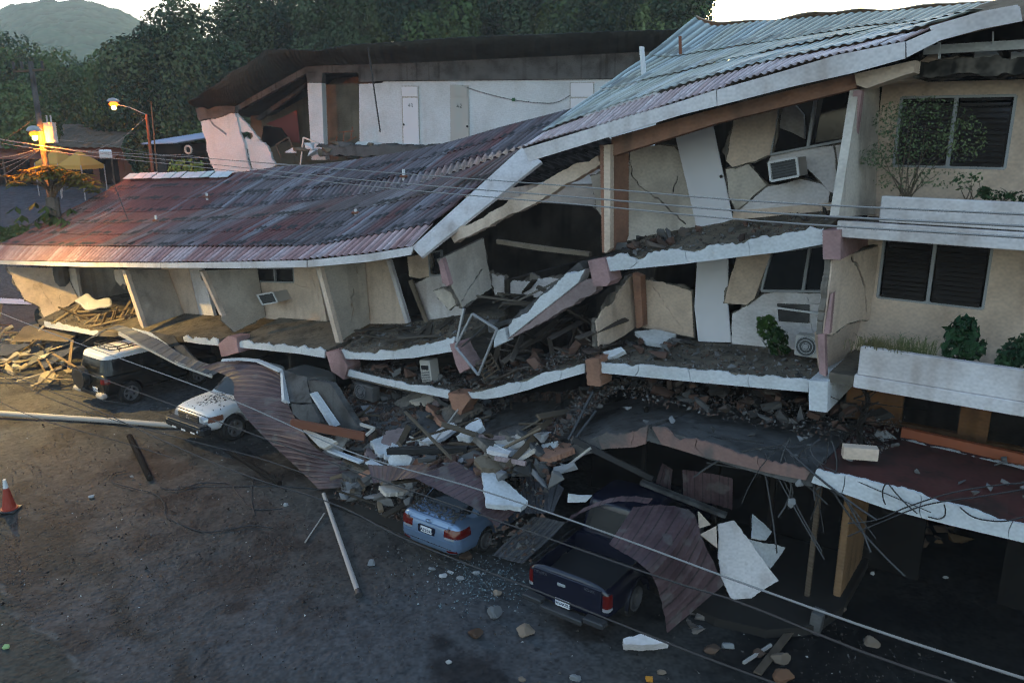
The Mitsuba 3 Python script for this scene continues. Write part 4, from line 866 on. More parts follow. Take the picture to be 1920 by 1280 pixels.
for i in range(26):
    p = hd + RE * r.uniform(-1.6, 1.6) + RN * r.uniform(-1, 1) + Z * r.uniform(-1.7, -.7)
    for l in range(6):
        a = r.uniform(0, 6.28); L = .45; dirv = np.array([math.cos(a), math.sin(a), -.7]); sd = np.cross(dirv, Z); sd /= np.linalg.norm(sd)
        b0 = len(V); V += [p, p + dirv * L * .5 + sd * .09, p + dirv * L, p + dirv * L * .5 - sd * .09]; f += [[b0, b0 + 1, b0 + 2], [b0, b0 + 2, b0 + 3]]; cc += [np.array([.05, .075, .03]) * r.uniform(.6, 1.2)] * 4
add(lt + '__branches', cat(br), 'wood'); add(lt + '__crown', trimesh.Trimesh(V, f, process=False), 'leaf', color=np.array(cc))
# ------------------------------------------------------------------ vehicles (x forward, y left, z up; x = 0 at the rear)
def loft_body(st, grow=0., n=28, p=4.5):
    th = np.linspace(0, 2 * np.pi, n, endpoint=False) + np.pi / n; V = []
    for x, w, zb, zt in st:
        c, s_ = np.cos(th), np.sin(th); y = (w + grow) * np.sign(c) * np.abs(c) ** (2 / p); z = (zb + zt) / 2 + ((zt - zb) / 2 + grow) * np.sign(s_) * np.abs(s_) ** (2 / p)
        z += .03 * np.clip(1 - (y / max(w, .1)) ** 2, 0, 1) * (s_ > 0)
        V.append(np.column_stack([np.full(n, x), y, z]))
    if grow: V[0][:, 0] -= grow; V[-1][:, 0] += grow
    k = len(st); V = np.vstack(V); f = []
    for i in range(k - 1):
        for j in range(n):
            a, b = i * n + j, i * n + (j + 1) % n; f += [[a, b, b + n], [a, b + n, a + n]]
    c0, c1 = len(V), len(V) + 1; V = np.vstack([V, V[:n].mean(0), V[-n:].mean(0)])
    for j in range(n): f += [[c0, (j + 1) % n, j], [c1, (k - 1) * n + j, (k - 1) * n + (j + 1) % n]]
    m = trimesh.Trimesh(V, f, process=False); m.fix_normals(); return m
def fine(st, n=30):
    A = np.array(st); from scipy.interpolate import PchipInterpolator
    x = np.unique(np.r_[A[:, 0], np.linspace(A[0, 0], A[-1, 0], n)]); return np.column_stack([x, PchipInterpolator(A[:, 0], A[:, 1:])(x)])
def man(m): return m3.Manifold(m3.Mesh(np.asarray(m.vertices, np.float32), np.asarray(m.faces, np.uint32)))
def unman(m): q = m.to_mesh(); return trimesh.Trimesh(q.vert_properties[:, :3], q.tri_verts, process=False)
def mbox(x0, x1, y0, y1, z0, z1): return m3.Manifold.cube([x1 - x0, y1 - y0, z1 - z0]).translate([x0, y0, z0])
def ycyl(x, z, r, y0, y1): return m3.Manifold.cylinder(y1 - y0, r, r, 28).rotate([-90, 0, 0]).translate([x, y0, z])
class Car:
    def __init__(s, key, label, cat_, at, ex, st, cab, paint, wheels, wr, track):
        s.k = thing(key, label, cat_); s.at, s.ex = np.array(at), np.array(ex); s.ey = np.cross(Z, s.ex); s.st = fine(st); s.cab = cab
        body = man(loft_body(s.st)); s.inf = man(loft_body(s.st, .008))
        for x in wheels:
            for sg_ in (-1, 1): body -= ycyl(x, wr, wr * 1.16, min(sg_ * (track - .28), sg_ * 1.3), max(sg_ * (track - .28), sg_ * 1.3))
        s.body = body; s.paint = paint; s.wheels, s.wr, s.track = wheels, wr, track
    def put(s, k, m, mt, smooth=False):
        return add(f'{s.k}__{k}', place(m if isinstance(m, trimesh.Trimesh) else unman(m), s.at, s.ex, s.ey, Z), mt, smooth=smooth)
    def lens(s, k, box, mt): m = s.inf ^ mbox(*box); return s.put(k, m, mt, 30) if m.volume() > 1e-7 else None
    # cabin: front and rear x and half width at heights z
    def cabat(s, z):
        A = np.array(s.cab); return [np.interp(z, A[:, 0], A[:, i]) for i in (1, 2, 3)]
    def cabin(s, mt, p=7, z0=None, z1=None, n=44, key='cabin', grow=0.):
        A = np.array(s.cab); z0 = A[0, 0] if z0 is None else z0; z1 = A[-1, 0] if z1 is None else z1; th = np.linspace(0, 2 * np.pi, n, endpoint=False); V = []; zs = np.linspace(z0, z1, 10)
        for z in zs:
            xr, xf, w = s.cabat(z); c, q = np.cos(th), np.sin(th); a = (xf - xr) / 2 + grow
            V.append(np.column_stack([(xf + xr) / 2 + a * np.sign(c) * np.abs(c) ** (2 / p), (w + grow) * np.sign(q) * np.abs(q) ** (2 / p), np.full(n, z)]))
        for sc, dz in ((.96, .025), (.8, .045), (.4, .055)):
            b = V[9].copy(); m = b.mean(0); b = m + (b - m) * sc; b[:, 2] = z1 + dz + grow; V.append(b)
        k = len(V); V = np.vstack(V); f = []
        for i in range(k - 1):
            for j in range(n): a, b = i * n + j, i * n + (j + 1) % n; f += [[a, b, b + n], [a, b + n, a + n]]
        c0, c1 = len(V), len(V) + 1; V = np.vstack([V, V[:n].mean(0), V[-n:].mean(0)])
        for j in range(n): f += [[c0, (j + 1) % n, j], [c1, (k - 1) * n + j, (k - 1) * n + (j + 1) % n]]
        m = trimesh.Trimesh(V, f, process=False); m.fix_normals(); return s.put(key, m, mt, 35)
    def glass(s, side, u0, u1, z0, z1, p=7, key='window', mt='dark_glass', off=.006):
        """panes that follow the cabin: side 'rear', 'front', 'left', 'right'; u runs across (half widths) or along (metres from the rear)"""
        rows_ = []
        for z in np.linspace(z0, z1, 5):
            xr, xf, w = s.cabat(z); a = (xf - xr) / 2; xc = (xf + xr) / 2; r_ = []
            for u in np.linspace(u0, u1, 11):
                if side in ('rear', 'front'): y = u * w; dx = (a + off) * (1 - abs(u) ** p) ** (1 / p); r_.append([xc + (-dx if side == 'rear' else dx), y, z + off])
                else: x = min(max(u, xr + .08), xf - .08); y = (w + off) * (1 - abs((x - xc) / a) ** p) ** (1 / p); r_.append([x, y if side == 'left' else -y, z + off])
            rows_.append(r_)
        S = np.array(rows_); w = s.at + S[..., :1] * s.ex + S[..., 1:2] * s.ey + S[..., 2:] * Z
        return add(f'{s.k}__{key}', shell(w, .004), mt, smooth=False)
    def finish(s):
        s.put('body', s.body, s.paint, 35)
        for x in s.wheels:
            for sg_ in (-1, 1):
                r, t = s.wr, .21; prof = np.array([(r * .62, -t / 2), (r * .9, -t / 2), (r, -t * .32), (r, t * .32), (r * .9, t / 2), (r * .62, t / 2), (r * .62, -t / 2)])
                w = trimesh.creation.revolve(prof, sections=28); w.apply_transform(trimesh.transformations.rotation_matrix(np.pi / 2, [1, 0, 0])); w.apply_translation([x, sg_ * (s.track - t / 2), r]); k = s.put('wheel', w, 'tyre', 30)
                ms = []
                for i in range(6):
                    b = rbox(r * .56, .03, .085, .008); b.apply_translation([r * .32, 0, 0]); b.apply_transform(trimesh.transformations.rotation_matrix(i * np.pi / 3, [0, 1, 0])); ms.append(b)
                hb = trimesh.creation.cylinder(r * .17, .05, sections=14); hb.apply_transform(trimesh.transformations.rotation_matrix(np.pi / 2, [1, 0, 0])); ms.append(hb)
                rg = trimesh.creation.annulus(r * .56, r * .63, t * .8, sections=28); rg.apply_transform(trimesh.transformations.rotation_matrix(np.pi / 2, [1, 0, 0])); ms.append(rg)
                m = cat(ms); m.apply_translation([x, sg_ * (s.track - .05), r]); s.put(k.split('__', 1)[1] + '__rim', m, 'rim_metal')
    def text(s, k, t, h, at, m, face=-1, yaw=0.):
        g = meshkit.text_mesh(t, h, .004, bold=True); g.vertices -= g.vertices.mean(0); V = g.vertices
        # on the rear face (face -1) letters read along -y; on the front along +y
        g.vertices = np.column_stack([np.full(len(V), at[0]) + face * V[:, 2], at[1] + face * V[:, 0], at[2] + V[:, 1]]); return s.put(k, g, m)
    def plate(s, t, at, w=.31, h=.15, face=-1):
        b = rbox(.012, w, h, .004); b.apply_translation(at); k = s.put('licence_plate', b, 'plate').split('__', 1)[1]
        s.text(k + '__number', t, .062, (at[0] + face * .008, at[1], at[2] - .012), 'plate_ink', face)
# silver blue saloon, tail towards the yard
c = Car('sedan', 'silver blue saloon car with its tail sticking out from under a fallen roof sheet', 'car', W(-7.48, -3.28, 0), N,
        [(0, .60, .40, .62), (.03, .72, .33, .80), (.10, .79, .27, .955), (.2, .82, .25, 1.005), (.42, .84, .22, 1.0), (.9, .85, .2, .97), (2.2, .85, .2, .93), (3.2, .85, .22, .93), (3.8, .82, .24, .86), (4.15, .74, .28, .74), (4.34, .55, .36, .62)],
        [(.90, .42, 3.30, .78), (1.0, .58, 3.1, .755), (1.2, .92, 2.72, .69), (1.38, 1.28, 2.35, .61)], 'paint_silverblue', (.98, 3.5), .30, .80)
c.cabin('paint_silverblue'); c.glass('rear', -.86, .86, 1.0, 1.36, key='rear_window'); c.glass('front', -.85, .85, .98, 1.35, key='windscreen')
for sd in ('left', 'right'): c.glass(sd, .95, 1.85, 1.0, 1.33); c.glass(sd, 1.92, 2.75, 1.0, 1.33)
for sg_ in (-1, 1):
    y = sorted((sg_ * .44, sg_ * .9)); c.lens('tail_light', (-.1, .42, *y, .70, .875), 'red_lens'); c.lens('reversing_light', (-.1, .2, *sorted((sg_ * .46, sg_ * .70)), .655, .698), 'clear_lens')
    c.lens('reflector', (-.1, .2, *sorted((sg_ * .52, sg_ * .74)), .36, .42), 'red_lens')
sp = rbox(.07, 1.22, .03, .012); sp.apply_translation([.10, 0, 1.005]); c.put('spoiler', sp, 'paint_silverblue')
c.put('trunk_seam', rbox(.012, 1.12, .012, .003).apply_translation([.025, 0, .635]), 'black_plastic'); c.put('trunk_crease', rbox(.03, 1.05, .02, .008).apply_translation([.035, 0, .875]), 'paint_silverblue')
c.put('bumper', c.inf ^ mbox(-.1, .3, -1, 1, .46, .60), 'paint_silverblue', 30)
em = trimesh.creation.annulus(.035, .045, .012, sections=18); em.apply_transform(trimesh.transformations.rotation_matrix(np.pi / 2, [0, 1, 0])); em.vertices[:, 1] *= 1.5; em.apply_translation([.03, 0, .925]); c.put('emblem', em, 'chrome')
for y_ in (-.56, .56): c.put('trunk_seam', rbox(.014, .012, .30, .003).apply_translation([.045, y_, .80]), 'black_plastic')
c.put('bumper_seam', rbox(.012, 1.3, .010, .003).apply_translation([-.006, 0, .45]), 'black_plastic'); c.put('plate_recess', rbox(.012, .46, .17, .02).apply_translation([.004, .03, .72]), 'paint_navy')
for sg_ in (-1, 1):
    c.put('window_trim', tube([[.75, sg_ * .80, .985], [1.9, sg_ * .80, .96], [3.0, sg_ * .80, .95]], .012, 5), 'black_plastic')
    c.put('wing_mirror', rbox(.16, .14, .12, .04).apply_translation([2.95, sg_ * .92, .98]), 'paint_silverblue')
c.plate('PAZ1043', (-.005, .03, .72)); c.put('exhaust_pipe', trimesh.creation.cylinder(.03, .2, sections=12).apply_transform(trimesh.transformations.rotation_matrix(np.pi / 2, [0, 1, 0])).apply_translation([.05, -.5, .25]), 'dark_metal'); c.finish()
# navy pickup, tail towards the yard
c = Car('pickup_truck', 'dark navy pickup with a black open bed, half covered by a maroon roof sheet', 'pickup truck', W(-3.80, -3.62, 0), N,
        [(.0, .80, .50, 1.02), (.02, .84, .46, 1.08), (.06, .86, .42, 1.10), (.5, .88, .36, 1.10), (1.6, .88, .34, 1.08), (3.2, .88, .34, 1.08), (4.2, .88, .36, 1.06), (4.8, .84, .38, .98), (5.1, .74, .42, .86)],
        [(1.05, 1.66, 3.95, .80), (1.35, 1.72, 3.55, .75), (1.72, 1.82, 3.0, .66)], 'paint_navy', (1.12, 4.1), .37, .84)
c.body -= mbox(.07, 1.58, -.76, .76, .72, 1.4); c.cabin('paint_navy'); c.glass('rear', -.82, .82, 1.18, 1.62, key='rear_window', mt='black_plastic')
for sd in ('left', 'right'): c.glass(sd, 1.95, 2.6, 1.18, 1.62); c.glass(sd, 2.68, 3.3, 1.18, 1.62)
c.put('bed_liner', mbox(.085, 1.57, -.755, .755, .715, .74), 'black_plastic')
for sg_ in (-1, 1):
    y = sorted((sg_ * .745, sg_ * .95)); c.lens('tail_light', (-.1, .14, *y, .72, .97), 'red_lens'); c.lens('reversing_light', (-.1, .13, *y, .655, .716), 'clear_lens')
    rail = tube([[.1, sg_ * .82, 1.115], [1.6, sg_ * .82, 1.115]], .018, 6); c.put('bed_rail', rail, 'black_plastic')
    fl = trimesh.creation.annulus(.425, .455, .05, sections=40); fl.apply_transform(trimesh.transformations.rotation_matrix(np.pi / 2, [1, 0, 0])); fl.apply_translation([1.12, sg_ * .885, .37]); fl = trimesh.intersections.slice_mesh_plane(fl, [0, 0, 1], [0, 0, .36]); c.put('wheel_arch_trim', fl, 'paint_navy', 30)
c.put('tailgate', rbox(.035, 1.44, .50, .012).apply_translation([-.012, 0, .82]), 'paint_navy')
c.put('tailgate_handle', rbox(.03, .17, .06, .012).apply_translation([-.04, .1, .90]), 'grey_metal')
for y0, y1, z in ((-.86, -.45, .47), (.45, .86, .47), (-.44, .44, .40)): c.put('step_bumper', rbox(.2, y1 - y0, .11, .02).apply_translation([-.10 if abs(y0) > .44 else -.13, (y0 + y1) / 2, z]), 'grey_metal' if 0 else 'dark_metal')
c.plate('HAS4051', (-.075, .05, .56)); c.text('lettering', 'HILUX', .05, (-.034, -.52, 1.0), 'chrome'); c.text('lettering', 'TOYOTA', .05, (-.034, .56, 1.0), 'chrome'); c.finish()
# dark off-roader with a white roof and rack
c = Car('suv', 'dark off-road car with a white roof and black roof rack, half under a fallen sheet', 'car', W(-23.05, -2.35, 0), N,
        [(.0, .80, .55, .95), (.03, .88, .48, 1.12), (.1, .92, .42, 1.16), (.6, .94, .38, 1.16), (2.6, .94, .38, 1.15), (3.2, .94, .4, 1.12), (3.9, .90, .42, 1.06), (4.25, .78, .48, .94)],
        [(1.12, .05, 3.2, .90), (1.45, .12, 2.95, .83), (1.74, .22, 2.65, .77)], 'paint_dark', (.85, 3.4), .40, .90)
c.cabin('paint_dark', z1=1.66); c.cab = [(1.6, .165, 2.8, .80), (1.74, .22, 2.66, .77)]; c.cabin('paint_white', z0=1.63, key='white_roof', grow=.012); c.cab = [(1.12, .05, 3.2, .90), (1.45, .12, 2.95, .83), (1.74, .22, 2.65, .77)]
c.glass('rear', -.82, .82, 1.22, 1.60, key='rear_window'); c.glass('front', -.85, .85, 1.2, 1.6, key='windscreen')
for sd in ('left', 'right'): c.glass(sd, .3, 1.2, 1.24, 1.6); c.glass(sd, 1.32, 2.3, 1.24, 1.6)
t = trimesh.creation.cylinder(.37, .22, sections=32); t.apply_transform(trimesh.transformations.rotation_matrix(np.pi / 2, [0, 1, 0])); t.apply_translation([-.12, .30, .98]); c.put('spare_wheel_cover', t, 'black_plastic', 40)
for sg_ in (-1, 1):
    c.lens('tail_light', (-.1, .2, *sorted((sg_ * .68, sg_ * 1.0)), .88, 1.04), 'red_lens')
    c.put('bumper_corner', rbox(.22, .42, .17, .05).apply_translation([-.04, sg_ * .72, .50]), 'pvc')
c.put('bumper', rbox(.14, 1.1, .16, .03).apply_translation([-.02, 0, .50]), 'black_plastic'); c.plate('HBC2190', (-.03, -.36, .66)); c.put('door_handle', rbox(.03, .2, .03, .008).apply_translation([-.01, -.35, 1.10]), 'grey_metal')
def rack(c, x0, x1, w, z):
    r_ = [[x0 + .1, -w, z], [x0, -w + .12, z], [x0, w - .12, z], [x0 + .1, w, z], [x1, w, z], [x1, -w, z], [x0 + .1, -w, z]]
    ms = [tube(r_, .018, 6), tube([[a, b, q - .09] for a, b, q in r_], .018, 6)]
    for a, b, q in [(x0, y, z) for y in (-.4, -.15, .15, .4)] + [(x, s_ * w, z) for x in np.linspace(x0 + .2, x1, 5) for s_ in (-1, 1)]: ms.append(tube([[a, b, z - .09], [a, b, z]], .014, 5))
    for x in np.linspace(x0 + .35, x1 - .1, 4): ms.append(tube([[x, -w, z - .09], [x, w, z - .09]], .018, 6))
    for x in (x0 + .25, x1 - .2):
        for s_ in (-1, 1): ms.append(tube([[x, s_ * w, z - .2], [x, s_ * w, z - .09]], .02, 5))
    c.put('roof_rack', cat(ms), 'black_plastic')
rack(c, .55, 2.3, .60, 1.97); c.finish()
# white pickup facing the yard
c = Car('white_pickup', 'white pickup facing the yard, debris on its hood, crushed under a maroon sheet', 'pickup truck', W(-17.5, -2.42 + 5.0, 0), -N,
        [(0, .84, .5, 1.05), (.1, .9, .42, 1.1), (1.6, .92, .38, 1.1), (3.2, .92, .38, 1.12), (3.7, .92, .40, 1.14), (4.2, .91, .42, 1.10), (4.6, .88, .44, 1.05), (4.82, .82, .46, .98), (4.92, .72, .5, .90)],
        [(1.08, 1.7, 3.75, .82), (1.4, 1.75, 3.3, .76), (1.68, 1.85, 2.95, .68)], 'paint_white', (1.1, 4.05), .40, .90)
c.cabin('paint_white'); c.glass('front', -.84, .84, 1.17, 1.6, key='windscreen')
for sd in ('left', 'right'): c.glass(sd, 2.6, 3.2, 1.2, 1.58); c.glass(sd, 1.95, 2.5, 1.2, 1.58)
c.put('grille', rbox(.06, 1.0, .22, .02).apply_translation([4.93, 0, .82]), 'black_plastic')
for z in (.76, .82, .88): c.put('grille_bar', rbox(.02, .96, .018, .004).apply_translation([4.965, 0, z]), 'dark_metal')
for y in (-.05, .05, 0): c.put('emblem', rbox(.012, .05, .05, .006).apply_translation([4.98, y, .80 if y else .87]), 'chrome')
for sg_ in (-1, 1):
    c.lens('headlight', (4.55, 5.0, *sorted((sg_ * .56, sg_ * .80)), .74, .93), 'clear_lens'); c.lens('indicator', (4.4, 5., *sorted((sg_ * .805, sg_ * 1.0)), .76, .92), 'rusty')
c.put('bull_bumper', rbox(.34, 1.84, .26, .06).apply_translation([4.98, 0, .56]), 'black_plastic'); c.put('bumper_lip', rbox(.3, 1.7, .05, .02).apply_translation([5.02, 0, .71]), 'dark_metal')
for y in (-.5, 0, .5): c.put('bumper_reflector', rbox(.02, .2, .05, .005).apply_translation([5.15, y * .9, .48]), 'cone_white')
c.put('fog_light', trimesh.creation.icosphere(2, .05).apply_translation([5.13, .7, .56]), 'clear_lens'); c.finish()
rr = np.random.default_rng(55); ms = []
for i in range(260):
    a, b = rr.normal(4.15, .32), rr.normal(.1, .28)
    if 3.5 < a < 4.75 and abs(b) < .8: m = chunk(rr, rr.uniform(.02, .075, 3), 7); m.apply_translation([a, b, 1.155 - .09 * max(0, a - 3.9) / .6 - .045 * (b / .9) ** 2]); ms.append(place(m, c.at, c.ex, c.ey, Z))
one('hood_debris', cat(ms), 'dark_metal', 'dark plaster crumbs lying on the white hood', 'debris', kind='stuff')
ms = []
for i in range(260):
    a, b = rr.uniform(.14, .62), rr.uniform(-.66, .66); m = chunk(rr, rr.uniform(.015, .06, 3), 7); m.apply_translation(W(-7.48 - b, -3.28 + a, 1.03 - .02 * b * b)); ms.append(m)
one('trunk_debris', cat(ms), 'concrete', 'plaster crumbs scattered on the trunk lid of the blue saloon', 'debris', kind='stuff')
# ------------------------------------------------------------------ fallen carport sheets
def sheet(key, label, rows, nrib, m='maroon', amp=.014, nv=16, seed=1, wob=.05, group=None):
    c = [[G(*p) for p in r] for r in rows]
    S = ribbed(c, nrib, amp, nv=nv, seed=seed, wob=wob, sharp=True)
    nu = S.shape[1]; uv = np.stack(np.broadcast_arrays(np.linspace(0, nrib, nu)[None] , np.linspace(0, 1, nv)[:, None]), -1).reshape(-1, 2)
    return one(key, shell(S, .006), m, label, 'roof sheet', group, smooth=False, uv=np.vstack([uv, uv]))
def tr_(rows): return [list(x) for x in zip(*rows)]
S2 = [[(376, 689, 2.1), (430, 676, 2.35), (485, 677, 2.4), (526, 696, 2.3)], [(436, 713, 1.95), (460, 711, 2.05), (495, 714, 2.1), (527, 724, 2.05)],
      [(440, 748, 1.75), (470, 749, 1.78), (505, 752, 1.8), (540, 757, 1.8)], [(462, 783, 1.4), (495, 785, 1.42), (530, 787, 1.45), (560, 795, 1.45)],
      [(500, 823, .95), (535, 828, 1.0), (570, 838, 1.05), (600, 845, 1.05)], [(550, 869, .5), (585, 873, .6), (625, 878, .62), (660, 872, .7)], [(598, 917, .15), (640, 914, .25), (680, 910, .3), (716, 904, .35)]]
sheet('fallen_roof_sheet', 'long maroon ribbed sheet sliding from the white pickup down to the ground', tr_(S2), 24, nv=24, seed=2)
for a, b in (((416, 675, 2.42), (450, 673, 2.44)), ((451, 673, 2.44), (485, 676, 2.45)), ((486, 677, 2.45), (526, 695, 2.36))):
    one('trim_board', bar(G(*a), G(*b), .05, .16, up=N), 'chalk', 'white trim board along the top edge of the long maroon sheet', 'board', 'white trim boards on the long maroon sheet')
S1 = [[(150, 646, 1.55), (180, 629, 2.0), (213, 617, 2.36), (270, 648, 2.25), (334, 681, 1.98), (398, 704, 1.72)], [(186, 624, 1.75), (205, 615, 2.2), (236, 612, 2.5), (296, 636, 2.4), (350, 668, 2.15), (424, 690, 1.95)]]
sheet('fallen_roof_sheet', 'dark sheet bent like a tent over the off-road car', S1, 15, 'slate_sheet', nv=10, seed=3)
one('edge_beam', cat([bar(G(223, 625, 2.33), G(334, 682, 1.95), .05, .12), bar(G(334, 682, 1.95), G(398, 705, 1.70), .05, .12)]), 'ac_case', 'pale edge beam of the tent shaped dark sheet', 'beam')
sheet('fallen_roof_sheet', 'maroon sheet crushed over the roof of the blue saloon', [[(777, 895, 1.75), (820, 917, 1.68), (880, 947, 1.55), (931, 987, 1.2)], [(853, 864, 2.05), (890, 885, 1.9), (930, 913, 1.75), (968, 957, 1.4)]], 13, seed=4)
sheet('fallen_roof_sheet', 'grey maroon sheet hanging right of the big white slab', [[(985, 962, 1.2), (1012, 962, 1.2), (1037, 960, 1.2)], [(974, 893, 1.7), (1010, 888, 1.75), (1058, 915, 1.6)]], 4, 'slate_sheet', seed=5)
sheet('fallen_roof_sheet', 'slate coloured sheet leaning on the ground between saloon and navy pickup', [[(925, 1041, .08), (950, 1049, .10), (980, 1056, .10)], [(962, 1003, .5), (990, 1012, .5), (1022, 1018, .5)], [(1000, 968, .95), (1030, 972, 1.0), (1060, 979, 1.0)]], 5, 'slate_sheet', seed=6)
S5 = [[(1142, 1018, 1.90), (1180, 1042, 1.88), (1214, 1068, 1.75), (1240, 1122, 1.1), (1250, 1185, .3)], [(1165, 984, 2.0), (1210, 1002, 2.02), (1252, 1028, 1.9), (1283, 1075, 1.3), (1303, 1140, .5)], [(1188, 950, 2.08), (1245, 946, 2.12), (1298, 958, 2.05), (1318, 1010, 1.7), (1357, 1094, .7)]]
sheet('fallen_roof_sheet', 'wide reddish maroon sheet draped over the cab of the navy pickup', S5, 9, nv=14, seed=7, wob=.07)
sheet('fallen_roof_sheet', 'upright torn red sheet under the grey canopy', [[(1281, 932, 1.55), (1325, 942, 1.55), (1373, 955, 1.5)], [(1280, 880, 2.25), (1325, 886, 2.3), (1374, 896, 2.25)]], 6, 'maroon', seed=8, wob=.1)
sheet('fallen_roof_sheet', 'narrow red sheet standing left of the upright torn sheet', [[(1230, 905, 1.6), (1258, 917, 1.6)], [(1243, 868, 2.1), (1262, 880, 2.1)]], 2, 'maroon', seed=9)
sheet('fallen_roof_sheet', 'arched dark sheet behind the navy pickup', [[(1062, 980, 1.3), (1110, 951, 1.75), (1160, 939, 2.0), (1216, 944, 2.1)], [(1072, 966, 1.4), (1118, 941, 1.85), (1166, 930, 2.05), (1224, 934, 2.15)]], 6, 'maroon', seed=10)
sheet('fallen_roof_sheet', 'maroon sheet under the rubble left of the saloon', [[(700, 905, .9), (740, 900, 1.1), (785, 894, 1.5)], [(690, 870, 1.2), (760, 872, 1.45), (850, 862, 1.9)]], 7, 'maroon', seed=11)
# broken panels and slabs: outline in the photograph, resting on three heights
def lying(key, label, cat_, pts, hs, m, th=.06, amp=.01, step=.12, seed=0, group=None):
    pl_ = plane(*[G(*p, h) for p, h in zip(pts[:3], hs)])
    return one(key, board([on(pl_, x, y) for x, y in pts], th, amp=amp, step=step, seed=seed), m, label, cat_, group)
lying('ceiling_panel', 'large white panel leaning against the wide maroon sheet', 'panel', [(1347, 981), (1460, 1088), (1390, 1133), (1370, 1120), (1352, 1080), (1347, 1040), (1347, 981), (1377, 975)][0:1] + [(1460, 1088), (1390, 1133), (1370, 1120), (1352, 1080), (1347, 1040)], (1.5, .5, .12), 'pink', .03)
k_ = [k for k in scene if k.startswith('ceiling_panel')][-1]; del scene[k_]; del labels[k_]; _count['ceiling_panel'] = 0
pl_ = plane(G(1347, 981, 1.5), G(1460, 1088, .45), G(1390, 1133, .08))
one('ceiling_panel', board([on(pl_, x, y) for x, y in [(1347, 982), (1377, 975), (1460, 1088), (1390, 1133), (1370, 1120), (1352, 1080), (1347, 1040)]], .04, amp=.008, step=.3, seed=1), 'white', 'large white panel leaning beside the wide maroon sheet', 'panel')
lying('ceiling_panel', 'small tan panel shard left of the large white panel', 'panel', [(1313, 1001), (1343, 985), (1345, 1026)], (1.5, 1.6, 1.35), 'cream', .03, 0)
lying('ceiling_panel', 'small pointed tan shard above the other tan shard', 'panel', [(1310, 958), (1333, 983), (1312, 990)], (1.85, 1.6, 1.6), 'cream', .03, 0)
lying('ceiling_panel', 'upper bluish white torn panel right of the large white panel', 'panel', [(1411, 963), (1447, 996), (1437, 1011), (1410, 1008)], (1.5, 1.25, 1.2), 'chalk', .03, .01, .1, 3)
lying('ceiling_panel', 'lower bluish white panel half behind the large white panel', 'panel', [(1405, 1010), (1473, 1026), (1445, 1065), (1420, 1040)], (1.1, .75, .5), 'chalk', .03, .008, .1, 4)
lying('wall_slab', 'big white slab with a rough brick edge lying on the maroon sheet above the saloon', 'slab', [(889, 855), (990, 938), (977, 951), (911, 943), (902, 876)], (2.1, 1.75, 1.7), 'chalk', .12, .015, .1, 5)
lying('wall_slab', 'brown plaster slab at the top of the big white slab', 'slab', [(904, 852), (970, 879), (903, 877), (889, 860)], (2.25, 2.05, 2.1), 'brown_wall', .14, .02, .1, 6)
lying('wall_slab', 'white block behind the big white slab', 'slab', [(912, 842), (953, 852), (951, 860), (913, 850)], (2.45, 2.4, 2.3), 'white', .2, .008, .1, 7)
lying('wall_slab', 'curved pale blue plaster piece right of the big white slab', 'slab', [(1016, 832), (1046, 826), (1040, 838), (1012, 861), (1014, 845)], (2.4, 2.55, 2.45), 'chalk', .06, .015, .08, 8)
lying('wall_slab', 'grey slab with a white edge leaning at the top right of the long maroon sheet', 'slab', [(529, 692), (575, 707), (585, 755), (530, 752)], (2.35, 2.35, 1.95), 'concrete', .16, .012, .15, 9)
lying('wall_slab', 'narrow white slab edge beside the grey slab on the long maroon sheet', 'slab', [(525, 691), (529, 692), (533, 748), (528, 752)], (2.35, 2.37, 1.95), 'chalk', .2, 0)
lying('wall_slab', 'grey slab below the grey leaning slab', 'slab', [(546, 757), (584, 757), (603, 791), (573, 795), (549, 776)], (1.9, 2.0, 1.6), 'concrete', .14, .015, .12, 10)
lying('wall_slab', 'long dark grey slab leaning from the sagging floor into the rubble', 'slab', [(577, 712), (620, 719), (675, 808), (622, 801), (582, 740)], (2.4, 2.5, 1.5), 'concrete', .18, .01, .15, 11)
lying('wall_slab', 'thin white edge along the long dark grey slab', 'slab', [(580, 738), (584, 738), (627, 800), (620, 802)], (2.2, 2.22, 1.5), 'chalk', .2, 0)
lying('wall_slab', 'pointed grey slab across the rusty beam', 'slab', [(566, 803), (632, 827), (608, 840), (594, 833)], (1.55, 1.45, 1.3), 'plaster', .1, .01, .1, 12)
lying('wall_slab', 'brick slab piece at the foot of the long maroon sheet', 'slab', [(648, 903), (690, 880), (702, 890), (672, 906)], (.55, .85, .8), 'orange', .14, .015, .08, 13)
lying('wall_slab', 'pale perforated block left of the saloon in the rubble', 'slab', [(724, 876), (732, 850), (773, 858), (766, 878)], (1.2, 1.5, 1.5), 'chalk', .12, .02, .07, 14)
lying('wall_slab', 'mint white panel strip by the arched dark sheet', 'slab', [(1065, 926), (1110, 929), (1098, 941), (1064, 942)], (1.75, 1.75, 1.6), 'chalk', .04, .006, .1, 15)
lying('wall_slab', 'pale grey broken slab under the third left bay', 'slab', [(325, 650), (342, 646), (367, 673), (343, 671)], (2.0, 2.1, 1.75), 'concrete', .12, .015, .1, 16)
lying('wall_slab', 'flat grey slab in front of the second left bay', 'slab', [(279, 621), (327, 629), (334, 641), (313, 647)], (2.2, 2.2, 2.1), 'concrete', .12, .015, .1, 17)
lying('wall_slab', 'white trim slab above the tent shaped dark sheet', 'slab', [(248, 614), (282, 623), (314, 645), (309, 649), (278, 629), (248, 619)], (2.45, 2.4, 2.2), 'chalk', .1, .005, .2, 18)
lying('wall_slab', 'pale slab corner on the floor rubble by the second floor corner post', 'slab', [(1190, 621), (1228, 617), (1268, 626), (1240, 645), (1212, 641)], (4.45, 4.5, 4.45), 'chalk', .1, .012, .12, 19)
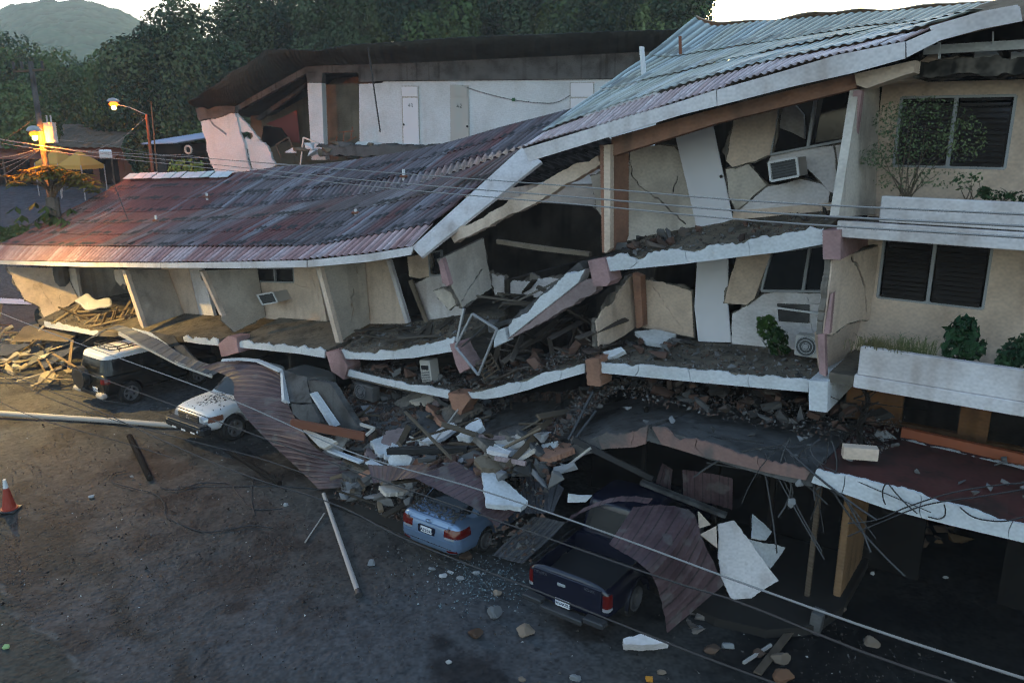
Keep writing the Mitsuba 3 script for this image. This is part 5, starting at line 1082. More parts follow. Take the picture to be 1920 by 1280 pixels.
lying('wall_slab', 'pink white slab piece at the second floor edge by the crushed pier', 'slab', [(1130, 660), (1165, 650), (1172, 657), (1140, 672)], (4.15, 4.3, 4.25), 'chalk', .12, .012, .1, 20)
lying('wall_slab', 'white topped slab piece with a brown broken edge behind the navy pickup wheel', 'slab', [(1168, 1197), (1207, 1186), (1254, 1203), (1230, 1207), (1170, 1206)], (.3, .36, .3), 'white', .2, .012, .12, 21)
def stick(key, label, cat_, a, b, w, m, h=None, group=None): return one(key, bar(a, b, w, h), m, label, cat_, group)
stick('steel_beam', 'rust brown beam lying across the slabs beside the long maroon sheet', 'beam', G(546, 792, 1.75), G(684, 818, 1.5), .12, 'rusty', .2)
stick('white_plank', 'white plank beside the rubble below the pointed grey slab', 'plank', G(617, 843, 1.15), G(678, 866, 1.1), .16, 'chalk', .05)
stick('white_plank', 'short white plank right of the long white plank', 'plank', G(690, 865, 1.15), G(716, 877, 1.1), .2, 'chalk', .05)
stick('dark_timber', 'long black timber across the middle rubble heap', 'timber', G(728, 845, 1.65), G(878, 842, 2.0), .16, 'black_plastic', .14)
stick('dark_timber', 'thin dark timber rising from the black timber to the concrete canopy', 'timber', G(800, 865, 1.65), G(1010, 815, 2.45), .07, 'wood', .07)
stick('steel_truss', 'dark steel member reaching from the canopy corner down to the caved roof', 'beam', G(1072, 822, 2.9), G(1222, 896, 1.9), .10, 'dark_metal', .12)
stick('steel_truss', 'perforated grey steel rail over the upright torn sheet', 'beam', G(1202, 903, 1.9), G(1362, 966, 1.6), .16, 'concrete', .08)
stick('thin_rod', 'pale thin rod leaning from the broken orange pier into the rubble', 'rod', G(866, 758, 2.2), G(812, 830, 1.75), .035, 'ac_case')
stick('thin_rod', 'pale rod at the mouth of the dark cave left of the arched sheet', 'rod', G(1047, 886, 1.9), G(1107, 840, 2.75), .05, 'ac_case')
stick('thin_rod', 'dark rod standing on the concrete canopy', 'rod', G(1066, 825, 2.7), G(1112, 735, 3.5), .05, 'dark_metal')
stick('thin_rod', 'second dark rod right beside the first on the concrete canopy', 'rod', G(1072, 832, 2.7), G(1118, 770, 3.2), .05, 'dark_metal')
one('bent_frame', cat([bar(G(676, 795, 1.75), G(702, 803, 1.75), .07), bar(G(702, 803, 1.75), G(686, 816, 1.6), .06)]), 'ac_case', 'L shaped pale frame piece in the rubble', 'frame')
one('crossed_sticks', cat([bar(G(768, 818, 1.75), G(805, 835, 1.75), .035), bar(G(762, 829, 1.75), G(797, 820, 1.78), .035)]), 'ac_case', 'two crossed pale sticks on the middle rubble', 'sticks')

# ------------------------------------------------------------------ rubble
rr = np.random.default_rng(79)
BR = [(.10, .062, .05), (.13, .078, .06), (.075, .055, .047), (.06, .054, .05), (.11, .09, .078)]; CO = [(.10, .097, .094), (.16, .154, .15), (.065, .062, .06), (.22, .22, .225)]; WD = [(.10, .076, .055), (.06, .048, .037), (.14, .11, .08)]
def vc(m, c): return np.tile(np.clip(np.array(c) * rr.uniform(.75, 1.25), 0, 1), (len(m.vertices), 1))
def solid(key, m, c, label, cat_, group): return one(key, m, 'vcol', label, cat_, group, color=vc(m, c))
PC = {}
def heapz(s, q):
    zs = [np.interp(s, [-13.6, -11, -9, -7, -5.4], r) for r in ([.7, .9, 1.3, 1.9, 2.75], [1.5, 1.6, 1.7, 2.2, 3.0], [2.0, 1.9, 2.0, 2.5, 3.2])]
    return float(np.interp(q, [-1.35, .3, 2], zs)) if q > -1.4 else float(np.interp(q, [-2.75, -2.1, -1.4], [.0, .5 * zs[0], zs[0] - .1]))
def at(m, s, q, z, flat=False):
    a = rr.uniform(0, 6.28); return turned(m, W(s, q, z), yaw=a, pitch=0 if flat else rr.normal() * .35, roll=0 if flat else rr.normal() * .35)
def brick():
    m = rbox(rr.uniform(.2, .32), rr.uniform(.1, .15), rr.uniform(.07, .12), .008); return m
def plank(): return rbox(rr.uniform(.7, 2.2), rr.uniform(.06, .16), rr.uniform(.025, .06), .006)
def fits(s, q):  # keep clear of the vehicles
    return not any(abs(s - a) < 1.05 and q < 1.4 for a in (-7.5, -17.5)) and not (abs(s + 3.8) < 1.1 and q < 1.6) and not (abs(s + 23) < 1.2 and q < 2)
# mound below the heap
qs = np.linspace(-2.75, -1.3, 14); ss = np.linspace(-11.3, -8.55, 24)
S = np.array([[W(s, q, max(-.05, heapz(s, q) * np.clip((s + 11.3) / .8, 0, 1) + .22 * (meshkit.fbm(np.array([s * 1.6, q * 1.6, 0]), 3, 4) - .45))) for s in ss] for q in qs])
nv, nu = S.shape[:2]; i, j = np.meshgrid(np.arange(nv - 1), np.arange(nu - 1), indexing='ij'); a = (i * nu + j).ravel()
one('rubble_mound', trimesh.Trimesh(S.reshape(-1, 3), np.vstack([np.stack([a, a + 1, a + nu + 1], 1), np.stack([a, a + nu + 1, a + nu], 1)]), process=False), 'soil', 'mound of fine rubble under the fallen pieces', 'rubble', kind='stuff', smooth=True)
def strew(n, kind, fs, fq, fz, group, label, key, cat_, cols, sc=1., flat=False):
    made = 0
    for _ in range(n * 6):
        s, q = fs(), fq()
        if made >= n: break
        if not fits(s, q) and fz is heapz: continue
        z = fz(s, q)
        m = brick() if kind == 'brick' else plank() if kind == 'plank' else chunk(rr, rr.uniform(.10, .34, 3) * sc * [1.3, 1, .6])
        m = at(m, s, q, z + .05 * sc, flat); solid(key, m, cols[rr.integers(len(cols))], label, cat_, group); made += 1
U = rr.uniform
hs, hq = (lambda: U(-13.2, -5.6)), (lambda: U(-1.3, 1.7))
strew(120, 'brick', hs, hq, heapz, 'bricks in the middle rubble heap', 'broken brick in the rubble heap under the sagging floors', 'loose_brick', 'brick', BR)
strew(55, 'chunk', hs, hq, heapz, 'concrete lumps in the middle rubble heap', 'lump of broken concrete in the rubble heap under the sagging floors', 'concrete_lump', 'rubble', CO)
strew(14, 'plank', hs, hq, lambda s, q: heapz(s, q) + .12, 'planks in the middle rubble heap', 'broken plank sticking out of the middle rubble heap', 'broken_plank', 'plank', WD)
fs, fq = (lambda: U(-11.2, -8.7)), (lambda: U(-2.6, -1.25))
strew(46, 'chunk', fs, fq, lambda s, q: heapz(s, q) + .08, 'plaster lumps in front of the heap', 'pale lump of wall in front of the middle rubble heap', 'wall_lump', 'rubble', CO[1:2] + CO[3:] + BR[4:], 1.15)
strew(24, 'brick', fs, fq, lambda s, q: heapz(s, q) + .1, 'pale blocks in front of the heap', 'pale building block in front of the middle rubble heap', 'building_block', 'block', CO[1:2] + CO[3:] + [(.3, .22, .15)])
strew(12, 'plank', fs, fq, lambda s, q: heapz(s, q) + .18, 'planks in front of the heap', 'splintered plank in front of the middle rubble heap', 'splintered_plank', 'plank', WD)
us, uq = (lambda: U(-7.0, -5.2)), (lambda: U(-2.3, -1.2))
strew(60, 'chunk', lambda: U(-8.6, -4.9), lambda: U(-2.5, -1.3), lambda s, q: np.interp(s, [-8.6, -6, -4.9], [1.75, 2.1, 2.3]) + .12 * q + .2, 'lumps on the fallen sheets', 'lump of plaster lying on the fallen sheets beyond the saloon', 'plaster_lump', 'rubble', CO + BR[:2])
strew(6, 'plank', lambda: U(-8.6, -5.2), lambda: U(-2.3, -1.2), lambda s, q: np.interp(s, [-8.6, -6, -4.9], [1.8, 2.15, 2.4]) + .3, 'splinters beyond the saloon', 'splintered board beyond the saloon roof', 'board_splinter', 'plank', WD)
for i in range(34):
    for _ in range(50):
        s, q = (U(-13.2, -6.2), U(-1.6, 1.0)) if i < 14 else (U(-11.2, -8.8), U(-2.3, -1.2)) if i < 22 else (U(-8.6, -5.2), U(-2.2, -1.0))
        if fits(s, q) or i >= 22: break
    L_, w_ = U(.6, 1.25), U(.4, .8); out_ = jagged([(-L_ / 2, -w_ / 2), (L_ / 2, -w_ / 2 * U(.5, 1)), (L_ / 2 * U(.6, 1), w_ / 2), (-L_ / 2 * U(.4, 1), w_ / 2)], .03, .06, 900 + i)
    m = trimesh.creation.extrude_polygon(sg.Polygon(out_).buffer(0), U(.07, .14), engine='earcut'); m = turned(m, W(s, q, (heapz(s, q) if i < 22 else np.interp(s, [-8.6, -6, -4.9], [1.75, 2.1, 2.3]) + .12 * q + .2) + U(.08, .22)), yaw=U(0, 6.3), pitch=rr.normal() * .3, roll=rr.normal() * .3)
    one('slab_piece', m, ('concrete', 'plaster', 'chalk', 'blockwork', 'mauve', 'concrete', 'orange')[i % 7], 'flat piece of broken wall or floor slab lying on the middle rubble heap', 'slab', 'flat slab pieces on the middle rubble heap')
# canopy roof of the fifth bay
cz = lambda s, q: np.interp(q, [-1.3, 1.9], [3.2, 3.45]) + .02
strew(44, 'chunk', lambda: U(-5., .2), lambda: U(.3, 1.7), cz, 'rubble along the back of the grey canopy', 'rubble lump at the back of the grey canopy under the second floor', 'canopy_rubble', 'rubble', CO[:3] + BR, .9)
strew(18, 'chunk', lambda: U(-5., .2), lambda: U(-1.1, .4), cz, 'small pale bits on the grey canopy', 'small pale chip lying on the grey canopy', 'canopy_chip', 'rubble', CO[1:], .35)
strew(16, 'brick', lambda: U(-4.8, .2), lambda: U(.6, 1.8), lambda s, q: cz(s, q) + .12, 'bricks at the back of the grey canopy', 'brick at the back of the grey canopy', 'canopy_brick', 'brick', BR)
strew(14, 'chunk', lambda: U(.2, 3.2), lambda: U(-1.0, 1.2), lambda s, q: np.interp(q, [-1.3, 1.9], [3.24, 3.28]), 'white chips on the red canopy', 'white chip lying on the red canopy top', 'red_canopy_chip', 'rubble', CO[1:2] + CO[3:], .42)
blk = one('fallen_block', bar(G(1580, 845, 3.45), G(1645, 850, 3.45), .2, .22), 'cream', 'long tan block on the red canopy below the planter', 'block')
# floors
def floorz(front, back, q1=WALL_Q):
    A = np.array([sqz(F(x, y, 0)) for x, y in front]); Bk = np.array([sqz(F(x, y, q1)) for x, y in back])
    return lambda s, q: float(np.interp(s, A[:, 0], A[:, 2]) * (1 - q / q1) + np.interp(s, Bk[:, 0], Bk[:, 2]) * q / q1) + .015
f3 = floorz([(1138, 486), (1250, 478), (1310, 467), (1400, 454), (1548, 428)], [(1185, 447), (1300, 426), (1380, 411), (1590, 390)])
f2 = floorz([(1123, 680), (1280, 691), (1517, 712)], [(1200, 634), (1300, 640), (1370, 644), (1560, 662)])
fv = floorz([(870, 737), (940, 725), (1040, 695), (1097, 682)], [(930, 695), (1000, 684), (1090, 655), (1150, 641)])
fl = floorz([(645, 692), (740, 715), (845, 733)], [(690, 672), (790, 690), (890, 702)])
f4 = floorz([(636, 655), (690, 661), (773, 650), (856, 634)], [(692, 606), (763, 606), (860, 591), (900, 586)])
f1 = floorz([(70, 600), (185, 621), (268, 624), (345, 631), (410, 636)], [(140, 560), (235, 588), (345, 587), (410, 593)])
strew(22, 'chunk', lambda: U(-5.1, -1), lambda: U(.05, 1.7), f3, 'bits on the broken third floor', 'plaster bit on the third floor under the upper roof', 'floor_bit', 'rubble', CO[:2] + BR, .55)
strew(12, 'chunk', lambda: -5.1 + abs(rr.normal()) * .6, lambda: U(.05, 1.2), lambda s, q: f3(s, q) + .06, 'heap by the orange side wall', 'rubble lump heaped by the orange side wall on the third floor', 'heap_lump', 'rubble', BR + CO[:2], .9)
strew(40, 'chunk', lambda: U(-5.1, -1), lambda: U(.05, 1.8), f2, 'bits on the second floor', 'plaster bit strewn on the second floor in front of the white door', 'second_floor_bit', 'rubble', CO, .3)
strew(14, 'chunk', lambda: U(-5.1, -3.8), lambda: U(.3, 1.7), lambda s, q: f2(s, q) + .05, 'lumps by the second floor corner', 'rubble lump by the corner post on the second floor', 'corner_lump', 'rubble', CO + BR[:1], .85)
strew(30, 'plank', lambda: U(-8.8, -5.4), lambda: U(.1, 1.8), lambda s, q: fv(s, q) + U(.05, .75), 'timbers in the crushed bay', 'dark broken timber in the crushed middle bay', 'crushed_timber', 'timber', [(.08, .065, .055), (.12, .10, .085), (.06, .05, .045)], 1)
strew(40, 'chunk', lambda: U(-8.8, -5.4), lambda: U(.05, 1.8), lambda s, q: fv(s, q) + U(.0, .35), 'lumps in the crushed bay', 'dark lump in the crushed middle bay', 'crushed_lump', 'rubble', CO[:1] + CO[2:3] + BR[:3], 1.)
strew(36, 'chunk', lambda: U(-13.2, -9.3), lambda: U(.1, 1.8), lambda s, q: fl(s, q) + U(0, .2), 'lumps under the fourth bay', 'lump of rubble between the two sagging floors of the fourth bay', 'gap_lump', 'rubble', CO[:3] + BR, .8)
strew(14, 'plank', lambda: U(-13.3, -9.4), lambda: U(.2, 1.6), f4, 'slats on the fourth bay floor', 'thin dark slat on the fourth bay floor', 'floor_slat', 'plank', [(.10, .085, .07)], 1, True)
strew(26, 'chunk', lambda: U(-13.5, -9.4), lambda: U(.05, 1.6), f4, 'bits on the fourth bay floor', 'small plaster bit on the fourth bay floor', 'bay_bit', 'rubble', CO, .35)
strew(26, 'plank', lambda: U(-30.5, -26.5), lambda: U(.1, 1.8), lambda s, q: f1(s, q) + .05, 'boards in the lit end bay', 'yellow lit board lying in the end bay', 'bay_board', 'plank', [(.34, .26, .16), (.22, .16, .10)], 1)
strew(12, 'chunk', lambda: U(-9.3, -7.6), lambda: U(.8, 2.6), lambda s, q: 3.9 + .25 * (s + 9) + U(0, .5), 'lumps behind the slanting slab', 'dark lump heaped behind the slanting white slab', 'slant_lump', 'rubble', CO[:3], 1.3)
strew(12, 'plank', lambda: U(-9.0, -6.6), lambda: U(.6, 2.4), lambda s, q: 4.2 + .35 * (s + 9) + U(0, .5), 'timbers behind the slanting slab', 'dark timber behind the slanting white slab', 'slant_timber', 'timber', [(.09, .075, .06), (.14, .12, .10)], 1)
# mattresses in the lit bay
for k_, (x, y, lab_) in enumerate(((163, 566, 'white torn mattress standing up in the lit end bay'), (186, 570, 'second crumpled white mattress in the lit end bay'))):
    m = rbox(.9, .55, .16, .06); m = m.subdivide().subdivide(); m.vertices += .07 * (meshkit.fbm(m.vertices * 4 + k_ * 9, 2)[:, None] - .5); one('mattress', turned(m, F(x, y, 1.0), yaw=-.6 + k_, pitch=.3 - .4 * k_, roll=.4), 'cloth_white', lab_, 'mattress', smooth=40)
# timber and sheets heap at the far left
lz = lambda s, q: max(.05, .75 + .22 * (q + .4)) if q < .2 else .8
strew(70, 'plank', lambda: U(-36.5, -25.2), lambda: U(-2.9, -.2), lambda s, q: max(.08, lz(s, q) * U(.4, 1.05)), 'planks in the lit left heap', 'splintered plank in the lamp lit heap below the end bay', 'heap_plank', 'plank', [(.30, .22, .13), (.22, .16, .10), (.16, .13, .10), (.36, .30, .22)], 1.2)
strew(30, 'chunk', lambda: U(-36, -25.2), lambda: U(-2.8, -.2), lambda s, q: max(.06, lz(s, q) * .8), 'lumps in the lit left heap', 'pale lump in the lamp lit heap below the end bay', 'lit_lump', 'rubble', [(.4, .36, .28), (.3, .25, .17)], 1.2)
for i, (pts, hs, lab_) in enumerate((([(-20, 645), (58, 645), (12, 666), (-20, 668)], (.8, .8, .5), 'dark flat sheet at the left frame edge in the lit heap'), ([(27, 694), (54, 666), (100, 648), (83, 670), (56, 684)], (.12, .55, .8), 'pointed dark sheet leaning on the lit heap'), ([(60, 672), (130, 652), (150, 648), (85, 690)], (.3, .7, .8), 'dark sheet between the pointed sheet and the off-road car'), ([(20, 640), (45, 612), (75, 606), (60, 640)], (.9, 1.0, 1.0), 'brown board leaning in the middle of the lit heap'), ([(60, 636), (70, 616), (150, 622), (128, 640)], (.9, 1.0, 1.0), 'yellow lit plywood sheet below the end bay slab'))):
    lying('loose_sheet', lab_, 'sheet', pts, hs, 'brown_wall' if i > 2 else 'slate_sheet', .02, .01, .2, 30 + i)
one('white_pipe', tube([G(-25, 667, .35), G(35, 680, .25)], .07, 8), 'pvc', 'short white pipe end at the left edge by the lit heap', 'pipe')
one('white_sheet', board([T(x, y) + Z * .12 for x, y in ((-10, 562), (55, 566), (60, 575), (-10, 572))], .02), 'chalk', 'flat white sheet on the ground outside the end wall', 'sheet')
# fine debris: nobody could count it
def fine_debris(key, label, n, f, cols, lo, hi, seed):
    r = np.random.default_rng(seed); tet = np.array([[0, 0, .6], [.9, 0, -.4], [-.5, .8, -.4], [-.5, -.8, -.4]]); fc = np.array([[0, 1, 2], [0, 2, 3], [0, 3, 1], [1, 3, 2]])
    P_ = np.array([f(r) for _ in range(n)]); sz = r.uniform(lo, hi, (n, 1, 3)) * (r.uniform(.3, 1, (n, 1, 1)) ** 1.5)
    a = r.uniform(0, 6.28, n); Rm = np.stack([np.stack([np.cos(a), -np.sin(a), 0 * a], -1), np.stack([np.sin(a), np.cos(a), 0 * a], -1), np.stack([0 * a, 0 * a, 1 + 0 * a], -1)], 1)
    V = np.einsum('nij,nkj->nki', Rm, tet[None] * sz + r.normal(size=(n, 4, 3)) * sz * .25) + P_[:, None]
    Fc = (np.arange(n)[:, None, None] * 4 + fc[None]).reshape(-1, 3); c = np.array(cols)[r.integers(len(cols), size=n)] * r.uniform(.7, 1.3, (n, 1))
    one(key, trimesh.Trimesh(V.reshape(-1, 3), Fc, process=False), 'vcol', label, 'debris', kind='stuff', color=np.repeat(np.clip(c, 0, 1), 4, 0))
def fh(r):
    while True:
        s, q = r.uniform(-14, -5.3), r.uniform(-2.6, 1.8)
        if fits(s, q) and not (s < -11.2 and q < -1.2): return W(s, q, heapz(s, q) + r.uniform(0, .10))
fine_debris('fine_rubble', 'fine brick and concrete rubble over the middle heap', 9000, fh, BR + CO[:3], .03, .11, 1)
def ff(fz, s0, s1, q0=.0, q1=1.8, up=.02): return lambda r: (lambda s, q: W(s, q, fz(s, q) + r.uniform(0, up)))(r.uniform(s0, s1), r.uniform(q0, q1))
for i, (fz, s0, s1, n, up) in enumerate(((f3, -5.1, -1, 600, .02), (f2, -5.2, -.8, 800, .015), (fv, -9, -5.3, 2600, .25), (fl, -13.3, -9.2, 1600, .12), (f4, -13.9, -9.3, 900, .01), (f1, -31, -26.8, 900, .04), (cz, -5.1, .6, 2200, .06))):
    fine_debris('floor_debris', ('small debris on the third floor of the fifth bay', 'small debris on the second floor of the fifth bay', 'debris filling the crushed middle bay', 'debris between the sagging floors', 'grit on the fourth bay floor', 'debris on the lit end bay floor', 'debris on the grey canopy')[i], n, ff(fz, s0, s1, 0, 1.75, up), BR + CO, .015, .07, 20 + i)
# ------------------------------------------------------------------ air conditioners, frames, plants
def ac_window(label, front, q, depth=.45, side=None):
    k = thing('air_conditioner', label, 'air conditioner'); f = px(front, q); c = sum(f) / 4; b = [p + N * depth for p in f]
    add(k + '__case', hexa(f, b), 'ac_case'); g = [c + (p - c) * .86 - N * .012 for p in f]
    for i in range(4): add(k + '__frame', bar(f[i] - N * .01, f[(i + 1) % 4] - N * .01, .045, .05, up=-N), 'cone_white')
    add(k + '__grille', board(g, .01), 'ac_grille')
    for i in range(6):
        t = (i + .5) / 6; add(k + '__slat', bar(g[0] + (g[3] - g[0]) * t - N * .008, g[1] + (g[2] - g[1]) * t - N * .008, .014, .02, up=-N), 'dark_metal')
    return k
ac_window('white framed window air conditioner hanging tilted in the upper broken bay', [(1442, 305), (1494, 295), (1498, 330), (1446, 340)], 1.3, .6)
ac_window('small white window air conditioner on the third bay wall of the left wing', [(483, 553), (512, 548), (521, 566), (493, 571)], 1.35, .55)
def ac_out(label, at_, ex, w, h, d, fan=1, tilt=0., m='ac_case'):
    k = thing('air_conditioner', label, 'air conditioner'); ex = ex / np.linalg.norm(ex); ez = Z * math.cos(tilt) + ex * math.sin(tilt); ex = ex * math.cos(tilt) - Z * math.sin(tilt); ey = np.cross(ez, ex)
    pt = lambda mm, o: place(mm, at_ + o[0] * ex + o[1] * ey + o[2] * ez, ex, ey, ez)
    add(k + '__case', pt(rbox(w, d, h, .02), (0, 0, 0)), m)
    if fan:
        for r_ in (.2, .14, .08):
            a = trimesh.creation.annulus(r_ - .014, r_, .012, sections=28); a.apply_transform(trimesh.transformations.rotation_matrix(np.pi / 2, [1, 0, 0])); add(k + '__fan_guard', pt(a, (-w * .15, -d / 2 - .014, 0)), 'alu')
        a = trimesh.creation.cylinder(.205, .008, sections=28); a.apply_transform(trimesh.transformations.rotation_matrix(np.pi / 2, [1, 0, 0])); add(k + '__fan', pt(a, (-w * .15, -d / 2 - .003, 0)), 'ac_grille')
        a = trimesh.creation.cylinder(.05, .02, sections=16); a.apply_transform(trimesh.transformations.rotation_matrix(np.pi / 2, [1, 0, 0])); add(k + '__fan_hub', pt(a, (-w * .15, -d / 2 - .02, 0)), 'alu')
    else:
        for i in range(7): add(k + '__slat', pt(rbox(w * .8, .012, .022, .003), (0, -d / 2 - .005, -h * .42 + i * .045)), 'ac_grille')
        add(k + '__panel', pt(rbox(w * .7, .012, .12, .003), (0, -d / 2 - .005, h * .18)), 'black_plastic')
    return k
ac_out('white outdoor unit with a round fan beside the pink side wall on the second floor', F(1524, 648, 1.0), D, .62, .42, .28)
ac_out('beige air conditioner standing in the gap between the sagging floors', F(806, 694, .35), D, .36, .62, .35, 0, -.14)
ac_out('dusty grey outdoor unit on the rubble under the sagging second floor', F(688, 733, .1), D, .72, .44, .3, 1, .05, 'concrete')
k = thing('metal_crate', 'tipped tan slatted crate below the twisted window frame', 'crate'); cc_ = F(918, 686, .1); ex = (D * .8 + Z * .6); ex /= np.linalg.norm(ex); ez = np.cross(ex, N)
for i in range(5):
    t = -.2 + i * .1; add(k + '__slat', bar(cc_ + ex * -.28 + ez * t - N * .1, cc_ + ex * .28 + ez * t - N * .1, .05, .03), 'wood')
for t in (-.27, 0, .27): add(k + '__bar', bar(cc_ + ex * t - ez * .24 - N * .07, cc_ + ex * t + ez * .24 - N * .07, .04, .04), 'wood')
k = thing('twisted_window_frame', 'twisted aluminium window frame hanging at the broken floor corner', 'window frame'); w4 = [F(886, 588, -.2), F(932, 617, -.28), F(897, 703, -.3), F(854, 650, -.25)]
for a, b in zip(w4, w4[1:] + w4[:1]): add(k + '__bar', bar(a, b, .05, .06, up=-N), 'alu')
add(k + '__bar', bar(F(870, 578, -.1), F(857, 640, -.2), .06, .06, up=-N), 'alu'); add(k + '__bar', bar(F(866, 650, -.15), F(915, 606, -.15), .035, .04, up=-N), 'dark_metal')
scene['pane_glass'] = {'type': 'thindielectric'}
add(k + '__pane', board([w4[1] * .97 + w4[3] * .03, w4[2] * .97 + w4[0] * .03, w4[3] * .98 + w4[1] * .02], .004), 'pane_glass')
stick('wall_conduit', 'white conduit crossing the grey wall patch on the second floor', 'pipe', F(1457, 577, 1.75), F(1546, 589, 1.75), .04, 'cone_white')
# plants
def plant(key, label, cat_, base, blobs, n, size, seed, cols, q, nst=6, stem=.012, droop=.0):
    """base: pixel of the root; blobs: x, y, rx, ry in pixels at depth q"""
    k = thing(key, label, cat_); k0 = np.linalg.norm(F(base[0], base[1], q) - C0) / FOC
    cs = [F(x, y, q + rr.normal() * .04) for x, y, _, _ in blobs]; rs = [[a * k0, min(a, b) * k0 * .8, b * k0] for _, _, a, b in blobs]
    m, col = leaves(cs, rs, n, size, seed, cols, droop); add(k + '__foliage', m, 'leaf', color=col)
    b0 = F(*base, q); ms = []; r = np.random.default_rng(seed)
    for i in range(nst):
        c = cs[i % len(cs)] + r.normal(size=3) * .06; s0 = b0 + D * r.normal() * .05
        ms.append(tube(spline([s0, (s0 + c) / 2 + D * r.normal() * .05 + Z * .04, c], 7), np.linspace(stem, stem * .35, 7), 5))
    add(k + '__stem', cat(ms), 'wood'); return k
PG = [(.045, .075, .03), (.06, .095, .035), (.03, .055, .024)]
plant('feathery_shrub', 'tall feathery green shrub growing from the top planter across the window', 'plant', (1700, 372), [(1740, 240, 75, 50), (1700, 290, 60, 40), (1655, 292, 42, 22), (1800, 262, 45, 38), (1720, 205, 50, 22), (1640, 300, 30, 12), (1760, 335, 50, 16), (1690, 340, 45, 18), (1670, 225, 30, 30)], 2600, .046, 3, [(.09, .12, .06), (.12, .15, .07), (.06, .09, .045)], .4, 14)
plant('thin_weed', 'thin bare stemmed weed beside the feathery shrub in the top planter', 'plant', (1815, 376), [(1812, 340, 14, 20), (1830, 330, 10, 12), (1795, 332, 10, 8)], 60, .07, 5, PG, .35, 5, .01)
plant('low_weeds', 'low dark weeds at the right of the top planter', 'plant', (1880, 380), [(1870, 366, 30, 8), (1910, 368, 22, 8), (1845, 362, 12, 10)], 260, .07, 6, PG, .35, 5)
plant('round_leaf_plant', 'dense round leaved plant in the second floor planter below the window', 'plant', (1806, 690), [(1806, 625, 28, 20), (1798, 655, 30, 22), (1820, 650, 22, 22), (1805, 606, 18, 10), (1790, 630, 16, 14)], 620, .15, 7, [(.02, .05, .026), (.03, .065, .03)], .4, 8)
plant('dark_bush', 'dark bush at the right frame edge in the second floor planter', 'plant', (1900, 695), [(1905, 662, 26, 24), (1890, 675, 20, 14), (1925, 650, 20, 22)], 700, .10, 8, [(.02, .045, .024), (.03, .06, .028)], .4, 6)
plant('balcony_plant', 'spiky green plant on the second floor in front of the grey wall patch', 'plant', (1452, 662), [(1440, 615, 18, 22), (1455, 635, 22, 20), (1462, 655, 18, 10), (1428, 605, 8, 12)], 620, .11, 9, [(.04, .075, .02), (.06, .10, .03), (.025, .05, .018)], 1.1, 8, .01)
def tuft(key, label, base, n, h, spread, q, seed, col=(.12, .105, .05)):
    r = np.random.default_rng(seed); V, f = [], []; b = F(*base, q)
    for i in range(n):
        s0 = b + D * r.normal() * spread + N * r.normal() * .06; L = h * r.uniform(.4, 1.1); lean = D * r.normal() * .5 - N * r.uniform(-.2, .35); w = D * .007
        p1 = s0 + Z * L * .6 + lean * L * .25; p2 = s0 + Z * L * .85 + lean * L * .8 - Z * L * r.uniform(0, .35)
        j = len(V); V += [s0 - w, s0 + w, p1 - w * .7, p1 + w * .7, p2]; f += [[j, j + 1, j + 3], [j, j + 3, j + 2], [j + 2, j + 3, j + 4]]
    m = trimesh.Trimesh(V, f, process=False); one(key, m, 'leaf', label, 'grass', color=vc(m, col))
tuft('dry_grass', 'brown dry grass tuft at the left end of the second floor planter', (1640, 660), 150, .42, .14, .3, 1)
tuft('dry_grass', 'taller dry grass right of the brown tuft in the second floor planter', (1712, 672), 110, .62, .20, .3, 2, (.10, .11, .045))
tuft('dry_grass', 'dry grass hanging over the front of the second floor planter', (1650, 655), 40, .3, .18, .02, 3)
tuft('dry_grass', 'sparse grass between the tall grass and the round leaved plant', (1770, 690), 50, .3, .2, .3, 4, (.06, .09, .03))
# hanging roots, rods and cables at the broken corner under the standing wing
k = thing('broken_tree', 'bare dark broken shrub trunk tangled with cables at the canopy corner', 'tree'); r = np.random.default_rng(12); ms = []
ms.append(tube(spline([F(1622, 858, .2), F(1612, 800, .3), F(1628, 750, .4), F(1618, 728, .5)], 10), np.linspace(.075, .04, 10), 7))
for i in range(16):
    a = F(1620 + r.normal() * 8, r.uniform(740, 840), .3); ms.append(tube(spline([a, a + D * r.normal() * .25 + Z * r.uniform(-.1, .3) - N * .1, a + D * r.normal() * .6 + Z * r.uniform(-.4, .5) - N * r.uniform(0, .3)], 6), np.linspace(.018, .006, 6), 5))
add(k + '__trunk', ms[0], 'near_black'); add(k + '__branches', cat(ms[1:]), 'near_black')
k = thing('rebar_tangle', 'tangle of bent rods and cables hanging from the broken canopy corner', 'rods'); ms = []
for i in range(26):
    a = F(r.uniform(1430, 1560), r.uniform(820, 880), -1.0 + r.normal() * .2); e = a + D * r.normal() * .8 - Z * r.uniform(.2, 1.6) - N * r.uniform(-.2, .5)
    ms.append(tube(spline([a, (a + e) / 2 + D * r.normal() * .2, e], 7), r.uniform(.008, .02), 5))
add(k + '__rods', cat(ms), 'dark_metal')
for i, (x, y, w) in enumerate(((1500, 905, .10), (1484, 940, .06))): 
    m = rock(r, [.16, .14, .22]); m.apply_translation(F(x, y, -1.3)); solid('hanging_lump', m, (.2, .2, .2), ('pale lump caught in the rod tangle', 'small lump hanging low in the rod tangle')[i], 'rubble', None)
for i in range(5):
    pass
cb = [[(1660, 945), (1655, 920), (1662, 905)], [(1665, 905), (1700, 945), (1720, 962)], [(1590, 980), (1640, 975), (1700, 950), (1800, 920), (1920, 905)], [(1590, 1005), (1660, 975), (1740, 945), (1840, 930), (1930, 915)], [(1770, 945), (1772, 965), (1755, 972), (1740, 968)], [(1800, 950), (1835, 972), (1860, 976), (1920, 968)]]
